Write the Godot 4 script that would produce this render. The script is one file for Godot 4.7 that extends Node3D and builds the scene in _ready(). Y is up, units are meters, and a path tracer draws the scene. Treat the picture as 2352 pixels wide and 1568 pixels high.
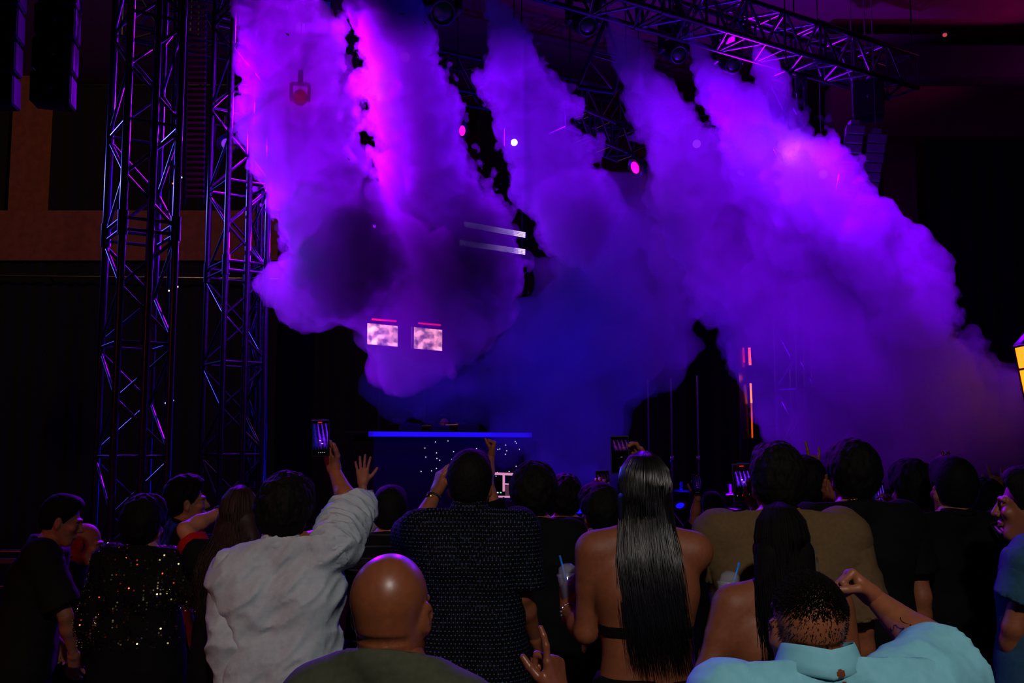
extends Node3D
# A dark indoor concert: smoke jets fall from the roof truss in purple and blue light, a crowd films them.
const F := 2290.0                                  # focal length in pixels of the 2352 x 1568 frame
const U := Vector3(0.83, 0.0, -0.558)              # along the stage front, to stage left and away from the eye
const W := Vector3(-0.558, 0.0, -0.83)             # into the stage
const DIM := 64.0
var cam: Camera3D
var eye_at: Transform3D
var t0 := 0
var rod: CylinderMesh
var M := {}

func _ready() -> void:
	t0 = Time.get_ticks_msec()
	# camera
	cam = Camera3D.new()
	cam.name = "camera"
	add_child(cam)
	cam.fov = rad_to_deg(2.0 * atan(784.0 / F))
	cam.position = Vector3(0, 1.88, 0)
	cam.rotation.x = deg_to_rad(5.9)
	cam.far = 100.0
	eye_at = cam.transform
	cam.current = true
	# air and exposure
	var around := WorldEnvironment.new()
	around.name = "world_environment"
	add_child(around)
	var e := Environment.new()
	around.environment = e
	e.background_mode = Environment.BG_COLOR
	e.background_color = Color.BLACK
	e.tonemap_mode = Environment.TONE_MAPPER_LINEAR
	e.tonemap_exposure = DIM                     # a dark hall: every lamp below is given in units of 1 / DIM
	e.volumetric_fog_enabled = true
	e.volumetric_fog_density = 0.0
	e.sdfgi_enabled = true; e.ssao_enabled = true; e.ssil_enabled = true
	rod = CylinderMesh.new()
	rod.top_radius = 1.0; rod.bottom_radius = 1.0; rod.height = 1.0; rod.radial_segments = 10; rod.rings = 0
	materials()
	# house lamps: one over and behind the eye on the backs of the crowd, a dimmer red one at the left, then two added lamps
	house_lamp("round house lamp on the ceiling behind the crowd", Vector3(0.6, 5.2, 2.4), Vector3(0.35, 0.75, -3.0), Color(1.0, 0.95, 0.92), 17.0, 25.0, 0.14)
	house_lamp("red house lamp on the ceiling beside the crowd", Vector3(-5.4, 4.8, 0.8), Vector3(-2.1, 1.1, -5.0), Color(1.0, 0.32, 0.24), 4.5, 24.0, 0.14)
	house_lamp("added warm lamp out of view in front of the brown balcony", Vector3(-7.5, 7.6, -7.5), Vector3(-6.0, 4.5, -17.0), Color(1.0, 0.74, 0.50), 11.0, 48.0, 0.14)  # out of view, added to brighten the brown wall and the slats
	house_lamp("added dim pink lamp out of view by the maroon ceiling", Vector3(9.6, 7.0, -14.0), Vector3(5.5, 8.35, -14.5), Color(1.0, 0.16, 0.95), 3.6, 24.0, 0.14)  # out of view, added to lift the maroon ceiling
	room()
	rig()
	lamps()
	stage()
	lap("set")
	crowd()
	lap("crowd")
	smoke()
	lap("smoke")


func spot(called: String, from: Vector3, to: Vector3, c: Color, energy: float, angle: float, size := 0.08, parent: Node = self) -> void:
	var l := SpotLight3D.new()
	l.name = called
	l.light_color = c; l.light_energy = energy / DIM; l.spot_angle = angle; l.spot_angle_attenuation = 0.8; l.light_size = size
	l.shadow_enabled = true; l.spot_range = 40.0; l.spot_attenuation = 2.0
	parent.add_child(l, true)
	l.transform = Transform3D(looking(to - from), from - origin_of(parent))

func omni(called: String, p: Vector3, c: Color, energy: float, size := 0.08, parent: Node = self) -> void:
	var l := OmniLight3D.new()
	l.name = called
	l.light_color = c; l.light_energy = energy / DIM; l.light_size = size
	l.shadow_enabled = true; l.omni_range = 40.0; l.omni_attenuation = 2.0
	parent.add_child(l, true)
	l.position = p - origin_of(parent)

func house_lamp(label: String, p: Vector3, to: Vector3, c: Color, energy: float, angle: float, r: float) -> void:
	var o := thing("house_lamp", label, "lamp", p)
	var d := (to - p).normalized()
	var T := Transform3D(looking(d) * Basis(Vector3.RIGHT, -PI / 2), Vector3.ZERO)
	part(o, "housing", lathe([[0, -0.3], [r * 0.8, -0.3], [r * 1.1, -0.2], [r * 1.15, 0.03], [r, 0.03], [r, -0.01], [0, -0.01]], 16), M.case, T)
	part(o, "lens", lathe([[r * 0.98, 0.0], [r * 0.5, 0.015], [0, 0.02]], 12), glow(c, 1.5), T)
	bar(o, "mount", p - d * 0.15, Vector3(p.x, 8.3, p.z) if p.x < 9.0 else Vector3(10.0, p.y - 0.1, p.z), 0.02, M.case)
	spot("lamp_light", p + d * 0.06, to, c, energy, angle, r, o)

# ---------------------------------------------------------------- helpers
func at(px: float, py: float, d: float) -> Vector3:      # the place d metres deep behind that point of the frame
	return eye_at * (Vector3((px - 1176.0) / F, (784.0 - py) / F, -1.0) * d)

func lap(what: String) -> void:
	print(what, " ", Time.get_ticks_msec() - t0)

func mat(c: Color, rough := 0.7, metal := 0.0) -> StandardMaterial3D:
	var m := StandardMaterial3D.new()
	m.albedo_color = c; m.roughness = rough; m.metallic = metal
	return m

func glow(c: Color, e: float) -> StandardMaterial3D:
	var m := mat(Color(0.05, 0.05, 0.05), 0.4)
	m.emission_enabled = true; m.emission = c; m.emission_energy_multiplier = e / DIM
	return m

func thing(called: String, label: String, category: String, pos := Vector3.ZERO, group := "", kind := "") -> Node3D:
	var o := Node3D.new()
	o.name = called
	add_child(o, true)
	o.position = pos
	tag(o, label, category, group, kind)
	return o

func tag(o: Node, label: String, category: String, group := "", kind := "") -> void:
	if label: o.set_meta("label", label)
	if category: o.set_meta("category", category)
	if group: o.set_meta("group", group)
	if kind: o.set_meta("kind", kind)

func part(parent: Node, called: String, mesh: Mesh, m: Material, t := Transform3D()) -> MeshInstance3D:
	var o := MeshInstance3D.new()
	o.name = called; o.mesh = mesh; o.material_override = m; o.transform = t
	parent.add_child(o, true)
	return o

func origin_of(n: Node) -> Vector3:
	var p := Vector3.ZERO
	while n is Node3D and n != self:
		p += n.position; n = n.get_parent()
	return p

# a round bar between two world points, child of a thing that is not turned
func bar(parent: Node, called: String, a: Vector3, b: Vector3, r: float, m: Material) -> MeshInstance3D:
	var o := origin_of(parent)
	var d := b - a
	var y := d.normalized()
	var x := y.cross(Vector3(0.31, 0.2, 0.93) if absf(y.z) < 0.9 else Vector3(0.9, 0.4, 0.0)).normalized()
	var z := x.cross(y)
	return part(parent, called, rod, m, Transform3D(Basis(x * r, d, z * r), (a + b) * 0.5 - o))

# a box with softened edges
func bevel_box(size: Vector3, bev := 0.01) -> ArrayMesh:
	var st := SurfaceTool.new()
	st.begin(Mesh.PRIMITIVE_TRIANGLES)
	st.set_smooth_group(-1)
	var h := size * 0.5
	var b := minf(bev, minf(h.x, minf(h.y, h.z)) * 0.5)
	var P := func(sx, sy, sz, ax): # corner vertex on face with axis ax
		var p := Vector3(sx * (h.x - b), sy * (h.y - b), sz * (h.z - b))
		p[ax] = [sx, sy, sz][ax] * h[ax]
		return p
	var tri := func(a, c, d, out):
		if (c - a).cross(d - a).dot(out) > 0: 
			var e = c; c = d; d = e
		for v in [a, c, d]: st.add_vertex(v)
	for ax in 3:
		for s in [-1, 1]:
			var q := []
			for k in [[-1, -1], [1, -1], [1, 1], [-1, 1]]:
				var sg := [0, 0, 0]
				sg[ax] = s; sg[(ax + 1) % 3] = k[0]; sg[(ax + 2) % 3] = k[1]
				q.append(P.call(sg[0], sg[1], sg[2], ax))
			var out := Vector3.ZERO; out[ax] = s
			tri.call(q[0], q[1], q[2], out); tri.call(q[0], q[2], q[3], out)
	for ax in 3: # edges parallel to ax
		var u := (ax + 1) % 3; var w := (ax + 2) % 3
		for su in [-1, 1]: for sw in [-1, 1]:
			var e := []
			for k in [-1, 1]:
				var sg := [0, 0, 0]; sg[ax] = k; sg[u] = su; sg[w] = sw
				e.append(P.call(sg[0], sg[1], sg[2], u)); e.append(P.call(sg[0], sg[1], sg[2], w))
			var out := Vector3.ZERO; out[u] = su; out[w] = sw
			tri.call(e[0], e[1], e[3], out); tri.call(e[0], e[3], e[2], out)
	for sx in [-1, 1]: for sy in [-1, 1]: for sz in [-1, 1]:
		tri.call(P.call(sx, sy, sz, 0), P.call(sx, sy, sz, 1), P.call(sx, sy, sz, 2), Vector3(sx, sy, sz))
	st.generate_normals()
	return st.commit()

# a lathed profile of [radius, height] about y
func lathe(profile: Array, seg := 20) -> ArrayMesh:
	var st := SurfaceTool.new()
	st.begin(Mesh.PRIMITIVE_TRIANGLES)
	for i in profile.size() - 1:
		st.set_smooth_group(i if profile[i].size() > 2 else 0)
		for k in seg:
			var a := TAU * k / seg; var b := TAU * (k + 1) / seg
			var r0: float = profile[i][0]; var y0: float = profile[i][1]; var r1: float = profile[i + 1][0]; var y1: float = profile[i + 1][1]
			var p0 := Vector3(cos(a) * r0, y0, sin(a) * r0); var p1 := Vector3(cos(b) * r0, y0, sin(b) * r0)
			var p2 := Vector3(cos(b) * r1, y1, sin(b) * r1); var p3 := Vector3(cos(a) * r1, y1, sin(a) * r1)
			for v in ([p0, p1, p2] if r0 > 1e-5 else []): st.add_vertex(v)
			for v in ([p0, p2, p3] if r1 > 1e-5 else []): st.add_vertex(v)
	st.generate_normals()
	return st.commit()

# a basis whose -z looks along d
func looking(d: Vector3, up := Vector3.UP) -> Basis:
	return Basis.looking_at(d, up if absf(d.normalized().dot(up)) < 0.98 else Vector3.RIGHT)

# sweep a regular section along points, radius per point
func tube(st: SurfaceTool, pts: Array, rad: Array, seg := 6) -> void:
	var prev := Vector3.UP
	var rings := []
	for i in pts.size():
		var d: Vector3 = (pts[mini(i + 1, pts.size() - 1)] - pts[maxi(i - 1, 0)]).normalized()
		var x := prev.cross(d)
		if x.length() < 1e-3: x = Vector3(1, 0.1, 0).cross(d)
		x = x.normalized()
		var y := d.cross(x)
		var ring := []
		for k in seg:
			var a := TAU * k / seg
			ring.append(pts[i] + (x * cos(a) + y * sin(a)) * rad[i])
		rings.append(ring)
	for i in rings.size() - 1:
		for k in seg:
			var l := (k + 1) % seg
			for v in [rings[i][k], rings[i + 1][k], rings[i + 1][l], rings[i][k], rings[i + 1][l], rings[i][l]]: st.add_vertex(v)
	for e in [0, rings.size() - 1]:
		for k in range(1, seg - 1):
			var t := [rings[e][0], rings[e][k], rings[e][k + 1]] if e == 0 else [rings[e][0], rings[e][k + 1], rings[e][k]]
			for v in t: st.add_vertex(v)

func tube_mesh(pts: Array, rad: Array, seg := 8) -> ArrayMesh:
	var st := SurfaceTool.new()
	st.begin(Mesh.PRIMITIVE_TRIANGLES)
	tube(st, pts, rad, seg)
	st.generate_normals()
	return st.commit()

# ---------------------------------------------------------------- distance fields and surface nets
class Field:
	var lo: Vector3
	var cell: float
	var n: Vector3i
	var v: PackedFloat32Array
	func _init(a: Vector3, b: Vector3, c: float) -> void:
		cell = c; lo = a
		n = Vector3i(((b - a) / c).ceil()) + Vector3i.ONE
		v.resize(n.x * n.y * n.z); v.fill(0.5)
	func span(a: Vector3, b: Vector3, m: float) -> Array:
		var p := ((a.min(b) - Vector3.ONE * m - lo) / cell).floor()
		var q := ((a.max(b) + Vector3.ONE * m - lo) / cell).ceil()
		return [Vector3i(p).max(Vector3i.ZERO), Vector3i(q).min(n - Vector3i.ONE)]
	func cap(a: Vector3, b: Vector3, ra: float, rb: float, k: float) -> void:
		var s := span(a, b, maxf(ra, rb) + k * 0.6 + 2.0 * cell)
		var p0: Vector3i = s[0]; var p1: Vector3i = s[1]
		var ba := b - a
		var bb := 1.0 / maxf(ba.length_squared(), 1e-9)
		var dr := rb - ra
		for z in range(p0.z, p1.z + 1): for y in range(p0.y, p1.y + 1):
			var o := (z * n.y + y) * n.x
			var pa := lo + Vector3(p0.x, y, z) * cell - a
			for x in range(p0.x, p1.x + 1):
				var t := clampf(pa.dot(ba) * bb, 0.0, 1.0)
				var d := (pa - ba * t).length() - ra - dr * t
				var w := v[o + x]
				var h := maxf(k - absf(d - w), 0.0)
				v[o + x] = minf(d, w) - h * h * 0.25 / k
				pa.x += cell
	func ell(c: Vector3, B: Basis, r: Vector3, k: float) -> void:
		var big := maxf(r.x, maxf(r.y, r.z))
		var s := span(c, c, big + k * 0.6 + 2.0 * cell)
		var p0: Vector3i = s[0]; var p1: Vector3i = s[1]
		var inv := B.inverse()
		var ir := Vector3.ONE / r
		var ir2 := ir * ir
		for z in range(p0.z, p1.z + 1): for y in range(p0.y, p1.y + 1):
			var o := (z * n.y + y) * n.x
			for x in range(p0.x, p1.x + 1):
				var p := inv * (lo + Vector3(x, y, z) * cell - c)
				var k0 := (p * ir).length()
				var k1 := (p * ir2).length()
				var d := k0 * (k0 - 1.0) / maxf(k1, 1e-6) if k0 > 1e-4 else -big
				var w := v[o + x]
				var h := maxf(k - absf(d - w), 0.0)
				v[o + x] = minf(d, w) - h * h * 0.25 / k
	func carve(a: Vector3, b: Vector3, ra: float, rb: float, k: float) -> void:
		var s := span(a, b, maxf(ra, rb) + k * 0.6 + 2.0 * cell)
		var p0: Vector3i = s[0]; var p1: Vector3i = s[1]
		var ba := b - a
		var bb := 1.0 / maxf(ba.length_squared(), 1e-9)
		for z in range(p0.z, p1.z + 1): for y in range(p0.y, p1.y + 1):
			var o := (z * n.y + y) * n.x
			for x in range(p0.x, p1.x + 1):
				var pa := lo + Vector3(x, y, z) * cell - a
				var t := clampf(pa.dot(ba) * bb, 0.0, 1.0)
				var d := -((pa - ba * t).length() - lerpf(ra, rb, t))
				var w := v[o + x]
				var h := maxf(k - absf(d - w), 0.0)
				v[o + x] = maxf(d, w) + h * h * 0.25 / k
	func cut(p: Vector3, nrm: Vector3, centre := Vector3.ZERO, reach := -1.0) -> void:   # takes away what lies on the side of nrm
		var r := cell * Vector3(n) + Vector3.ONE
		var s := span(lo - r, lo + r, 0.0) if reach < 0 else span(centre, centre, reach)
		var p0: Vector3i = s[0]; var p1: Vector3i = s[1]
		for z in range(p0.z, p1.z + 1): for y in range(p0.y, p1.y + 1):
			var o := (z * n.y + y) * n.x
			var d := (lo + Vector3(p0.x, y, z) * cell - p).dot(nrm)
			var dd := nrm.x * cell
			for x in range(p0.x, p1.x + 1):
				if d > v[o + x]: v[o + x] = d
				d += dd
	func ripple(noise: FastNoiseLite, B: Basis, amp: float, lo_y := -1e9, hi_y := 1e9) -> void:
		for z in n.z: for y in n.y:
			var yy := lo.y + y * cell
			if yy < lo_y or yy > hi_y: continue
			var o := (z * n.y + y) * n.x
			for x in n.x:
				if absf(v[o + x]) < 0.05:
					v[o + x] += amp * (0.5 + 0.5 * noise.get_noise_3dv(B * (lo + Vector3(x, y, z) * cell)))   # amp < 0 swells
	func net(out: Dictionary, band := 1.9) -> void:
		var V: PackedVector3Array = out.V; var I: PackedInt32Array = out.I; var N: PackedVector3Array = out.N
		var first := V.size()
		var sy := n.x; var sz := n.x * n.y
		var idx := PackedInt32Array(); idx.resize(v.size()); idx.fill(-1)
		var cells := PackedInt32Array()
		var lim := band * cell
		for z in n.z - 1: for y in n.y - 1:
			var o := z * sz + y * sy
			for x in n.x - 1:
				var q := o + x
				var a := v[q]
				if a > lim or a < -lim: continue
				var c := v[q + 1]; var d := v[q + sy]; var e := v[q + sy + 1]
				var f := v[q + sz]; var g := v[q + sz + 1]; var h := v[q + sz + sy]; var k := v[q + sz + sy + 1]
				var s := int(a < 0) + int(c < 0) + int(d < 0) + int(e < 0) + int(f < 0) + int(g < 0) + int(h < 0) + int(k < 0)
				if s == 0 or s == 8: continue
				var sum := Vector3.ZERO
				var cnt := 0
				if (a < 0) != (c < 0): sum += Vector3(a / (a - c), 0, 0); cnt += 1
				if (d < 0) != (e < 0): sum += Vector3(d / (d - e), 1, 0); cnt += 1
				if (f < 0) != (g < 0): sum += Vector3(f / (f - g), 0, 1); cnt += 1
				if (h < 0) != (k < 0): sum += Vector3(h / (h - k), 1, 1); cnt += 1
				if (a < 0) != (d < 0): sum += Vector3(0, a / (a - d), 0); cnt += 1
				if (c < 0) != (e < 0): sum += Vector3(1, c / (c - e), 0); cnt += 1
				if (f < 0) != (h < 0): sum += Vector3(0, f / (f - h), 1); cnt += 1
				if (g < 0) != (k < 0): sum += Vector3(1, g / (g - k), 1); cnt += 1
				if (a < 0) != (f < 0): sum += Vector3(0, 0, a / (a - f)); cnt += 1
				if (c < 0) != (g < 0): sum += Vector3(1, 0, c / (c - g)); cnt += 1
				if (d < 0) != (h < 0): sum += Vector3(0, 1, d / (d - h)); cnt += 1
				if (e < 0) != (k < 0): sum += Vector3(1, 1, e / (e - k)); cnt += 1
				idx[q] = V.size()
				cells.append(q)
				V.append(lo + (Vector3(x, y, z) + sum / cnt) * cell)
				N.append(Vector3(c + e + g + k - a - d - f - h, d + e + h + k - a - c - f - g, f + g + h + k - a - c - d - e).normalized())
		for q in cells:
			var v0 := v[q]
			for ax in 3:
				var st := 1 if ax == 0 else (sy if ax == 1 else sz)
				if (v0 < 0) == (v[q + st] < 0): continue
				var u := sy if ax == 0 else (sz if ax == 1 else 1)
				var w := sz if ax == 0 else (1 if ax == 1 else sy)
				if q - u - w < 0: continue
				var i1 := idx[q - u]; var i2 := idx[q - u - w]; var i3 := idx[q - w]
				if i1 < 0 or i2 < 0 or i3 < 0: continue
				var i0 := idx[q]
				if v0 < 0: I.append_array([i0, i2, i1, i0, i3, i2])
				else: I.append_array([i0, i1, i2, i0, i2, i3])
		out.V = V; out.I = I; out.N = N

static func shape() -> Dictionary:
	return {"V": PackedVector3Array(), "N": PackedVector3Array(), "I": PackedInt32Array()}

func commit(s: Dictionary) -> ArrayMesh:
	var arr := []
	arr.resize(Mesh.ARRAY_MAX)
	arr[Mesh.ARRAY_VERTEX] = s.V; arr[Mesh.ARRAY_NORMAL] = s.N; arr[Mesh.ARRAY_INDEX] = s.I
	if s.has("C"): arr[Mesh.ARRAY_COLOR] = s.C
	var m := ArrayMesh.new()
	m.add_surface_from_arrays(Mesh.PRIMITIVE_TRIANGLES, arr)
	return m

# ---------------------------------------------------------------- materials
func noise_tex(freq: float, a: Color, b: Color, seed_ := 1, size := 512) -> NoiseTexture2D:
	var t := NoiseTexture2D.new()
	t.width = size; t.height = size; t.seamless = true
	var n := FastNoiseLite.new()
	n.seed = seed_; n.frequency = freq; n.fractal_octaves = 4
	t.noise = n
	var g := Gradient.new()
	g.set_color(0, a); g.set_color(1, b)
	t.color_ramp = g
	return t

func worn(c: Color, d: Color, rough: float, metal: float, scale: float, seed_ := 1, bump := 0.0) -> StandardMaterial3D:
	var m := mat(Color.WHITE, rough, metal)
	m.albedo_texture = noise_tex(0.02, c, d, seed_)
	m.uv1_triplanar = true; m.uv1_world_triplanar = true; m.uv1_scale = Vector3.ONE * scale
	if bump > 0.0:
		m.heightmap_enabled = true; m.heightmap_texture = noise_tex(0.05, Color.BLACK, Color.WHITE, seed_ + 7); m.heightmap_scale = bump
	return m

func materials() -> void:
	M.wall = worn(Color(0.40, 0.22, 0.14), Color(0.50, 0.28, 0.18), 0.85, 0.0, 0.5, 3)
	M.maroon = worn(Color(0.38, 0.15, 0.19), Color(0.44, 0.18, 0.22), 0.8, 0.0, 0.4, 4)
	M.black = mat(Color(0.04, 0.04, 0.043), 0.75)
	M.drape = mat(Color(0.02, 0.02, 0.022), 0.95)
	M.floor = mat(Color(0.07, 0.068, 0.07), 0.5)
	M.truss = worn(Color(0.30, 0.31, 0.33), Color(0.44, 0.45, 0.47), 0.28, 0.9, 2.0, 9)
	M.truss_black = mat(Color(0.07, 0.07, 0.08), 0.35, 0.35)
	M.case = mat(Color(0.07, 0.07, 0.075), 0.5)
	M.grille = worn(Color(0.10, 0.10, 0.11), Color(0.15, 0.15, 0.16), 0.45, 0.3, 9.0, 12)
	M.steel = mat(Color(0.55, 0.55, 0.58), 0.3, 1.0)
	M.pale = worn(Color(0.36, 0.36, 0.38), Color(0.45, 0.45, 0.47), 0.6, 0.0, 2.0, 14)
	M.rust = worn(Color(0.33, 0.13, 0.10), Color(0.42, 0.19, 0.14), 0.7, 0.0, 3.0, 13)

# ---------------------------------------------------------------- the room
func slab(called: String, lo: Vector3, hi: Vector3, m: Material) -> MeshInstance3D:
	var b := BoxMesh.new()
	b.size = hi - lo
	var o := part(self, called, b, m, Transform3D(Basis(), (lo + hi) * 0.5))
	o.set_meta("kind", "structure")
	return o

func pleated(width: float, height: float, folds: int, depth: float, seed_: int) -> ArrayMesh:   # a hanging cloth, its top edge centred on the origin
	var st := SurfaceTool.new()
	st.begin(Mesh.PRIMITIVE_TRIANGLES)
	st.set_smooth_group(0)
	var rng := RandomNumberGenerator.new()
	rng.seed = seed_
	var xs := []; var zs := []
	var n := folds * 6
	for i in n + 1:
		xs.append((float(i) / n - 0.5) * width)
		zs.append(depth * sin(TAU * i / 6.0 + 0.8 * sin(i * 0.37)) * (0.7 + 0.3 * rng.randf()))
	for side in 2:
		var off := 0.012 * side
		for i in n:
			var a := Vector3(xs[i], 0, zs[i] * 0.7 - off); var b := Vector3(xs[i + 1], 0, zs[i + 1] * 0.7 - off)
			var c := Vector3(xs[i + 1], -height, zs[i + 1] * 1.2 - off); var d := Vector3(xs[i], -height, zs[i] * 1.2 - off)
			for v in ([a, b, c, a, c, d] if side == 0 else [a, c, b, a, d, c]): st.add_vertex(v)
	st.generate_normals()
	return st.commit()

func drape(label: String, x0: float, x1: float, y0: float, y1: float, z: float, seed_: int, group := "") -> void:
	var w := x1 - x0
	var o := thing("stage_drape", label, "drape", Vector3((x0 + x1) * 0.5, y1, z), group)
	part(o, "cloth", pleated(w, y1 - y0, maxi(3, int(w / 0.28)), 0.05, seed_), M.drape)
	bar(o, "hanging_pipe", Vector3(x0, y1, z), Vector3(x1, y1, z), 0.025, M.truss_black)

func room() -> void:
	slab("floor", Vector3(-12, -0.3, -20), Vector3(10, 0, 7), M.floor)
	slab("ceiling", Vector3(-12, 8.3, -20), Vector3(10, 8.6, 7), M.maroon)
	slab("wall_left", Vector3(-12.3, 0, -20), Vector3(-12, 8.3, 7), M.black)
	slab("wall_right", Vector3(10, 0, -20), Vector3(10.3, 8.3, 7), M.black)
	slab("wall_back", Vector3(-12, 0, -20.3), Vector3(10, 8.3, -20), M.wall)
	slab("wall_front", Vector3(-12, 0, 7), Vector3(10, 8.3, 7.3), M.black)
	# balcony fascia and the piers beside it, at the left
	var p0 := at(-150, 483, 17.0); var p1 := at(640, 600, 17.0)
	slab("wall_balcony", Vector3(p0.x, p1.y, p0.z - 0.3), Vector3(p1.x, p0.y, p0.z), M.wall)
	var q0 := at(24, 250, 17.3); var q1 := at(121, 483, 17.3)
	slab("wall_pier", Vector3(q0.x, p0.y, p0.z - 0.5), Vector3(q1.x, 8.3, p0.z - 0.2), M.wall)
	drape("black drape hanging left of the brown wall pier", q0.x - 2.6, q0.x, p0.y, 8.1, p0.z - 0.12, 2)
	drape("black drape hanging between the brown wall pier and the slatted panel", q1.x, q1.x + 4.2, p0.y, 8.1, p0.z - 0.12, 3)
	drape("wide black drape hanging below the brown balcony fascia", p0.x, p1.x, 0.02, p1.y + 0.02, p0.z - 0.10, 4)
	var r := thing("balcony_rail", "thin metal handrail running below the brown balcony fascia", "rail", at(0, 632, 16.7))
	bar(r, "rail_tube", at(-150, 631, 16.7), at(640, 640, 16.7), 0.022, M.steel)
	for px in [-100, 110, 330, 560]:
		bar(r, "bracket", at(px, 632, 16.7), at(px, 629, 16.95), 0.015, M.steel)
	# beam, soffit, pier and black masking at the right
	var b0 := at(1900, 104, 15.0); var b1 := at(2600, 178, 15.0)
	slab("trim_beam", Vector3(b0.x, b1.y, b0.z - 0.4), Vector3(9.9, b0.y, b0.z), M.black)
	var s1 := at(2600, 312, 15.7)
	slab("wall_soffit", Vector3(b0.x + 0.3, s1.y, s1.z - 0.3), Vector3(9.9, b1.y + 0.15, s1.z), M.maroon)
	var c0 := at(2046, 300, 16.2); var c1 := at(2100, 300, 16.2)
	slab("wall_column", Vector3(c0.x, 0, c0.z - 0.4), Vector3(c1.x, s1.y + 0.3, c0.z), M.maroon)
	drape("black drape hanging below the maroon soffit beside the lantern", c1.x + 0.02, 9.9, 0.02, s1.y + 0.02, s1.z - 0.15, 5)
	drape("black drape hanging behind the smoke jets at the maroon column", at(1560, 300, 18.9).x, at(2090, 300, 18.9).x, 0.02, 6.6, at(1560, 300, 18.9).z, 6)
	drape("black backdrop drape hanging behind the screen panels", at(560, 300, 18.6).x, at(1560, 300, 18.6).x, 0.02, 6.1, at(1560, 300, 18.6).z + 0.2, 7)
	for k in [[930, 1000, "high black drape on the back wall behind the second smoke jet"], [1098, 1320, "high black drape on the back wall behind the triangular truss frame"]]:
		drape(k[2], at(k[0], 60, 19.0).x, at(k[1], 60, 19.0).x, 6.0, 8.25, at(k[0], 60, 19.0).z, 8 + k[0])
	# small lamp on the ceiling
	var l := thing("ceiling_lamp", "small round lamp on the maroon ceiling", "lamp", Vector3(at(2170, 76, 15).x, 8.3, at(2170, 76, 14.6).z))
	l.position = (at(2170, 76, 1.0) - cam.position) * ((8.24 - 1.88) / (at(2170, 76, 1.0).y - 1.88)) + cam.position
	part(l, "housing", lathe([[0, 0.07], [0.055, 0.07], [0.06, 0.0], [0.045, -0.01], [0, -0.012]]), M.steel)
	part(l, "bulb", lathe([[0, -0.01], [0.03, -0.015], [0.035, -0.035], [0.02, -0.055], [0, -0.06]]), glow(Color(1.0, 0.35, 0.45), 0.5))
	# crowd barrier at the far left
	var cb := thing("crowd_barrier", "steel crowd barrier beside the person in the charcoal tee", "barrier", Vector3(at(0, 1266, 6.4).x, 0, at(0, 1266, 6.4).z))
	for k in [[1266, 0.012], [1347, 0.010]]: bar(cb, "rail", at(-420, k[0], 6.4), at(150, k[0], 6.4), k[1], M.steel)
	var by := at(0, 1288, 6.42).y
	part(cb, "top_plate", bevel_box(Vector3(1.6, 0.034, 0.02), 0.004), M.pale, Transform3D(Basis(), Vector3(at(-135, 1288, 6.42).x, by, at(0, 1288, 6.42).z) - cb.position))
	for px in [-400, -210, -20, 140]:
		var pt := at(px, 1266, 6.4)
		bar(cb, "post", pt, Vector3(pt.x, 0.0, pt.z), 0.018, M.steel)
	# amber lantern at the right edge
	lantern()
	glossy_pillar()

func lantern() -> void:
	var base := at(2378, 938, 9.0)
	var o := thing("wall_lantern", "amber glass lantern with dark frame at the edge of the smoke", "lantern", base)
	var h := 0.57
	var dark := mat(Color(0.05, 0.035, 0.02), 0.5, 0.6)
	var amber := glow(Color(1.0, 0.50, 0.03), 2.3)
	amber.albedo_color = Color(0.8, 0.45, 0.1)
	var corner := func(k: int, y: float) -> Vector3:
		var r := lerpf(0.052, 0.108, y / h)
		return base + Vector3([-1, 1, 1, -1][k] * r, y, [1, 1, -1, -1][k] * r)
	for k in 4:
		bar(o, "frame_bar", corner.call(k, 0.0), corner.call(k, h), 0.011, dark)
		bar(o, "frame_bar", corner.call(k, 0.0), corner.call((k + 1) % 4, 0.0), 0.011, dark)
		bar(o, "frame_bar", corner.call(k, h), corner.call((k + 1) % 4, h), 0.013, dark)
		bar(o, "frame_bar", corner.call(k, h * 0.63), corner.call((k + 1) % 4, h * 0.63), 0.010, dark)
		for seg in [[0.02, 0.61], [0.65, 0.98]]:
			var st := SurfaceTool.new()
			st.begin(Mesh.PRIMITIVE_TRIANGLES)
			var q := [corner.call(k, h * seg[0]) - base, corner.call((k + 1) % 4, h * seg[0]) - base, corner.call((k + 1) % 4, h * seg[1]) - base, corner.call(k, h * seg[1]) - base]
			for side in 2:
				var sh: Vector3 = -(q[0] + q[1]) * Vector3(0.03, 0, 0.03) * side
				for i in ([0, 2, 1, 0, 3, 2] if side == 0 else [0, 1, 2, 0, 2, 3]): st.add_vertex(q[i] + sh)
			st.generate_normals()
			part(o, "glass_pane", st.commit(), amber)
	part(o, "cap", lathe([[0.155, 0.57], [0.16, 0.585], [0.06, 0.69], [0.02, 0.70], [0.02, 0.76], [0, 0.765]], 4), dark, Transform3D(Basis(Vector3.UP, PI / 4), Vector3.ZERO))
	part(o, "foot", lathe([[0, -0.09], [0.03, -0.08], [0.07, 0.0], [0, 0.0]], 4), dark, Transform3D(Basis(Vector3.UP, PI / 4), Vector3.ZERO))
	bar(o, "post", base + Vector3(0, -0.06, 0), Vector3(base.x, 0.0, base.z), 0.045, dark)
	omni("lantern_light", base + Vector3(-0.16, h * 0.5, 0.0), Color(1.0, 0.45, 0.08), 0.03, 0.1, o)

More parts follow.
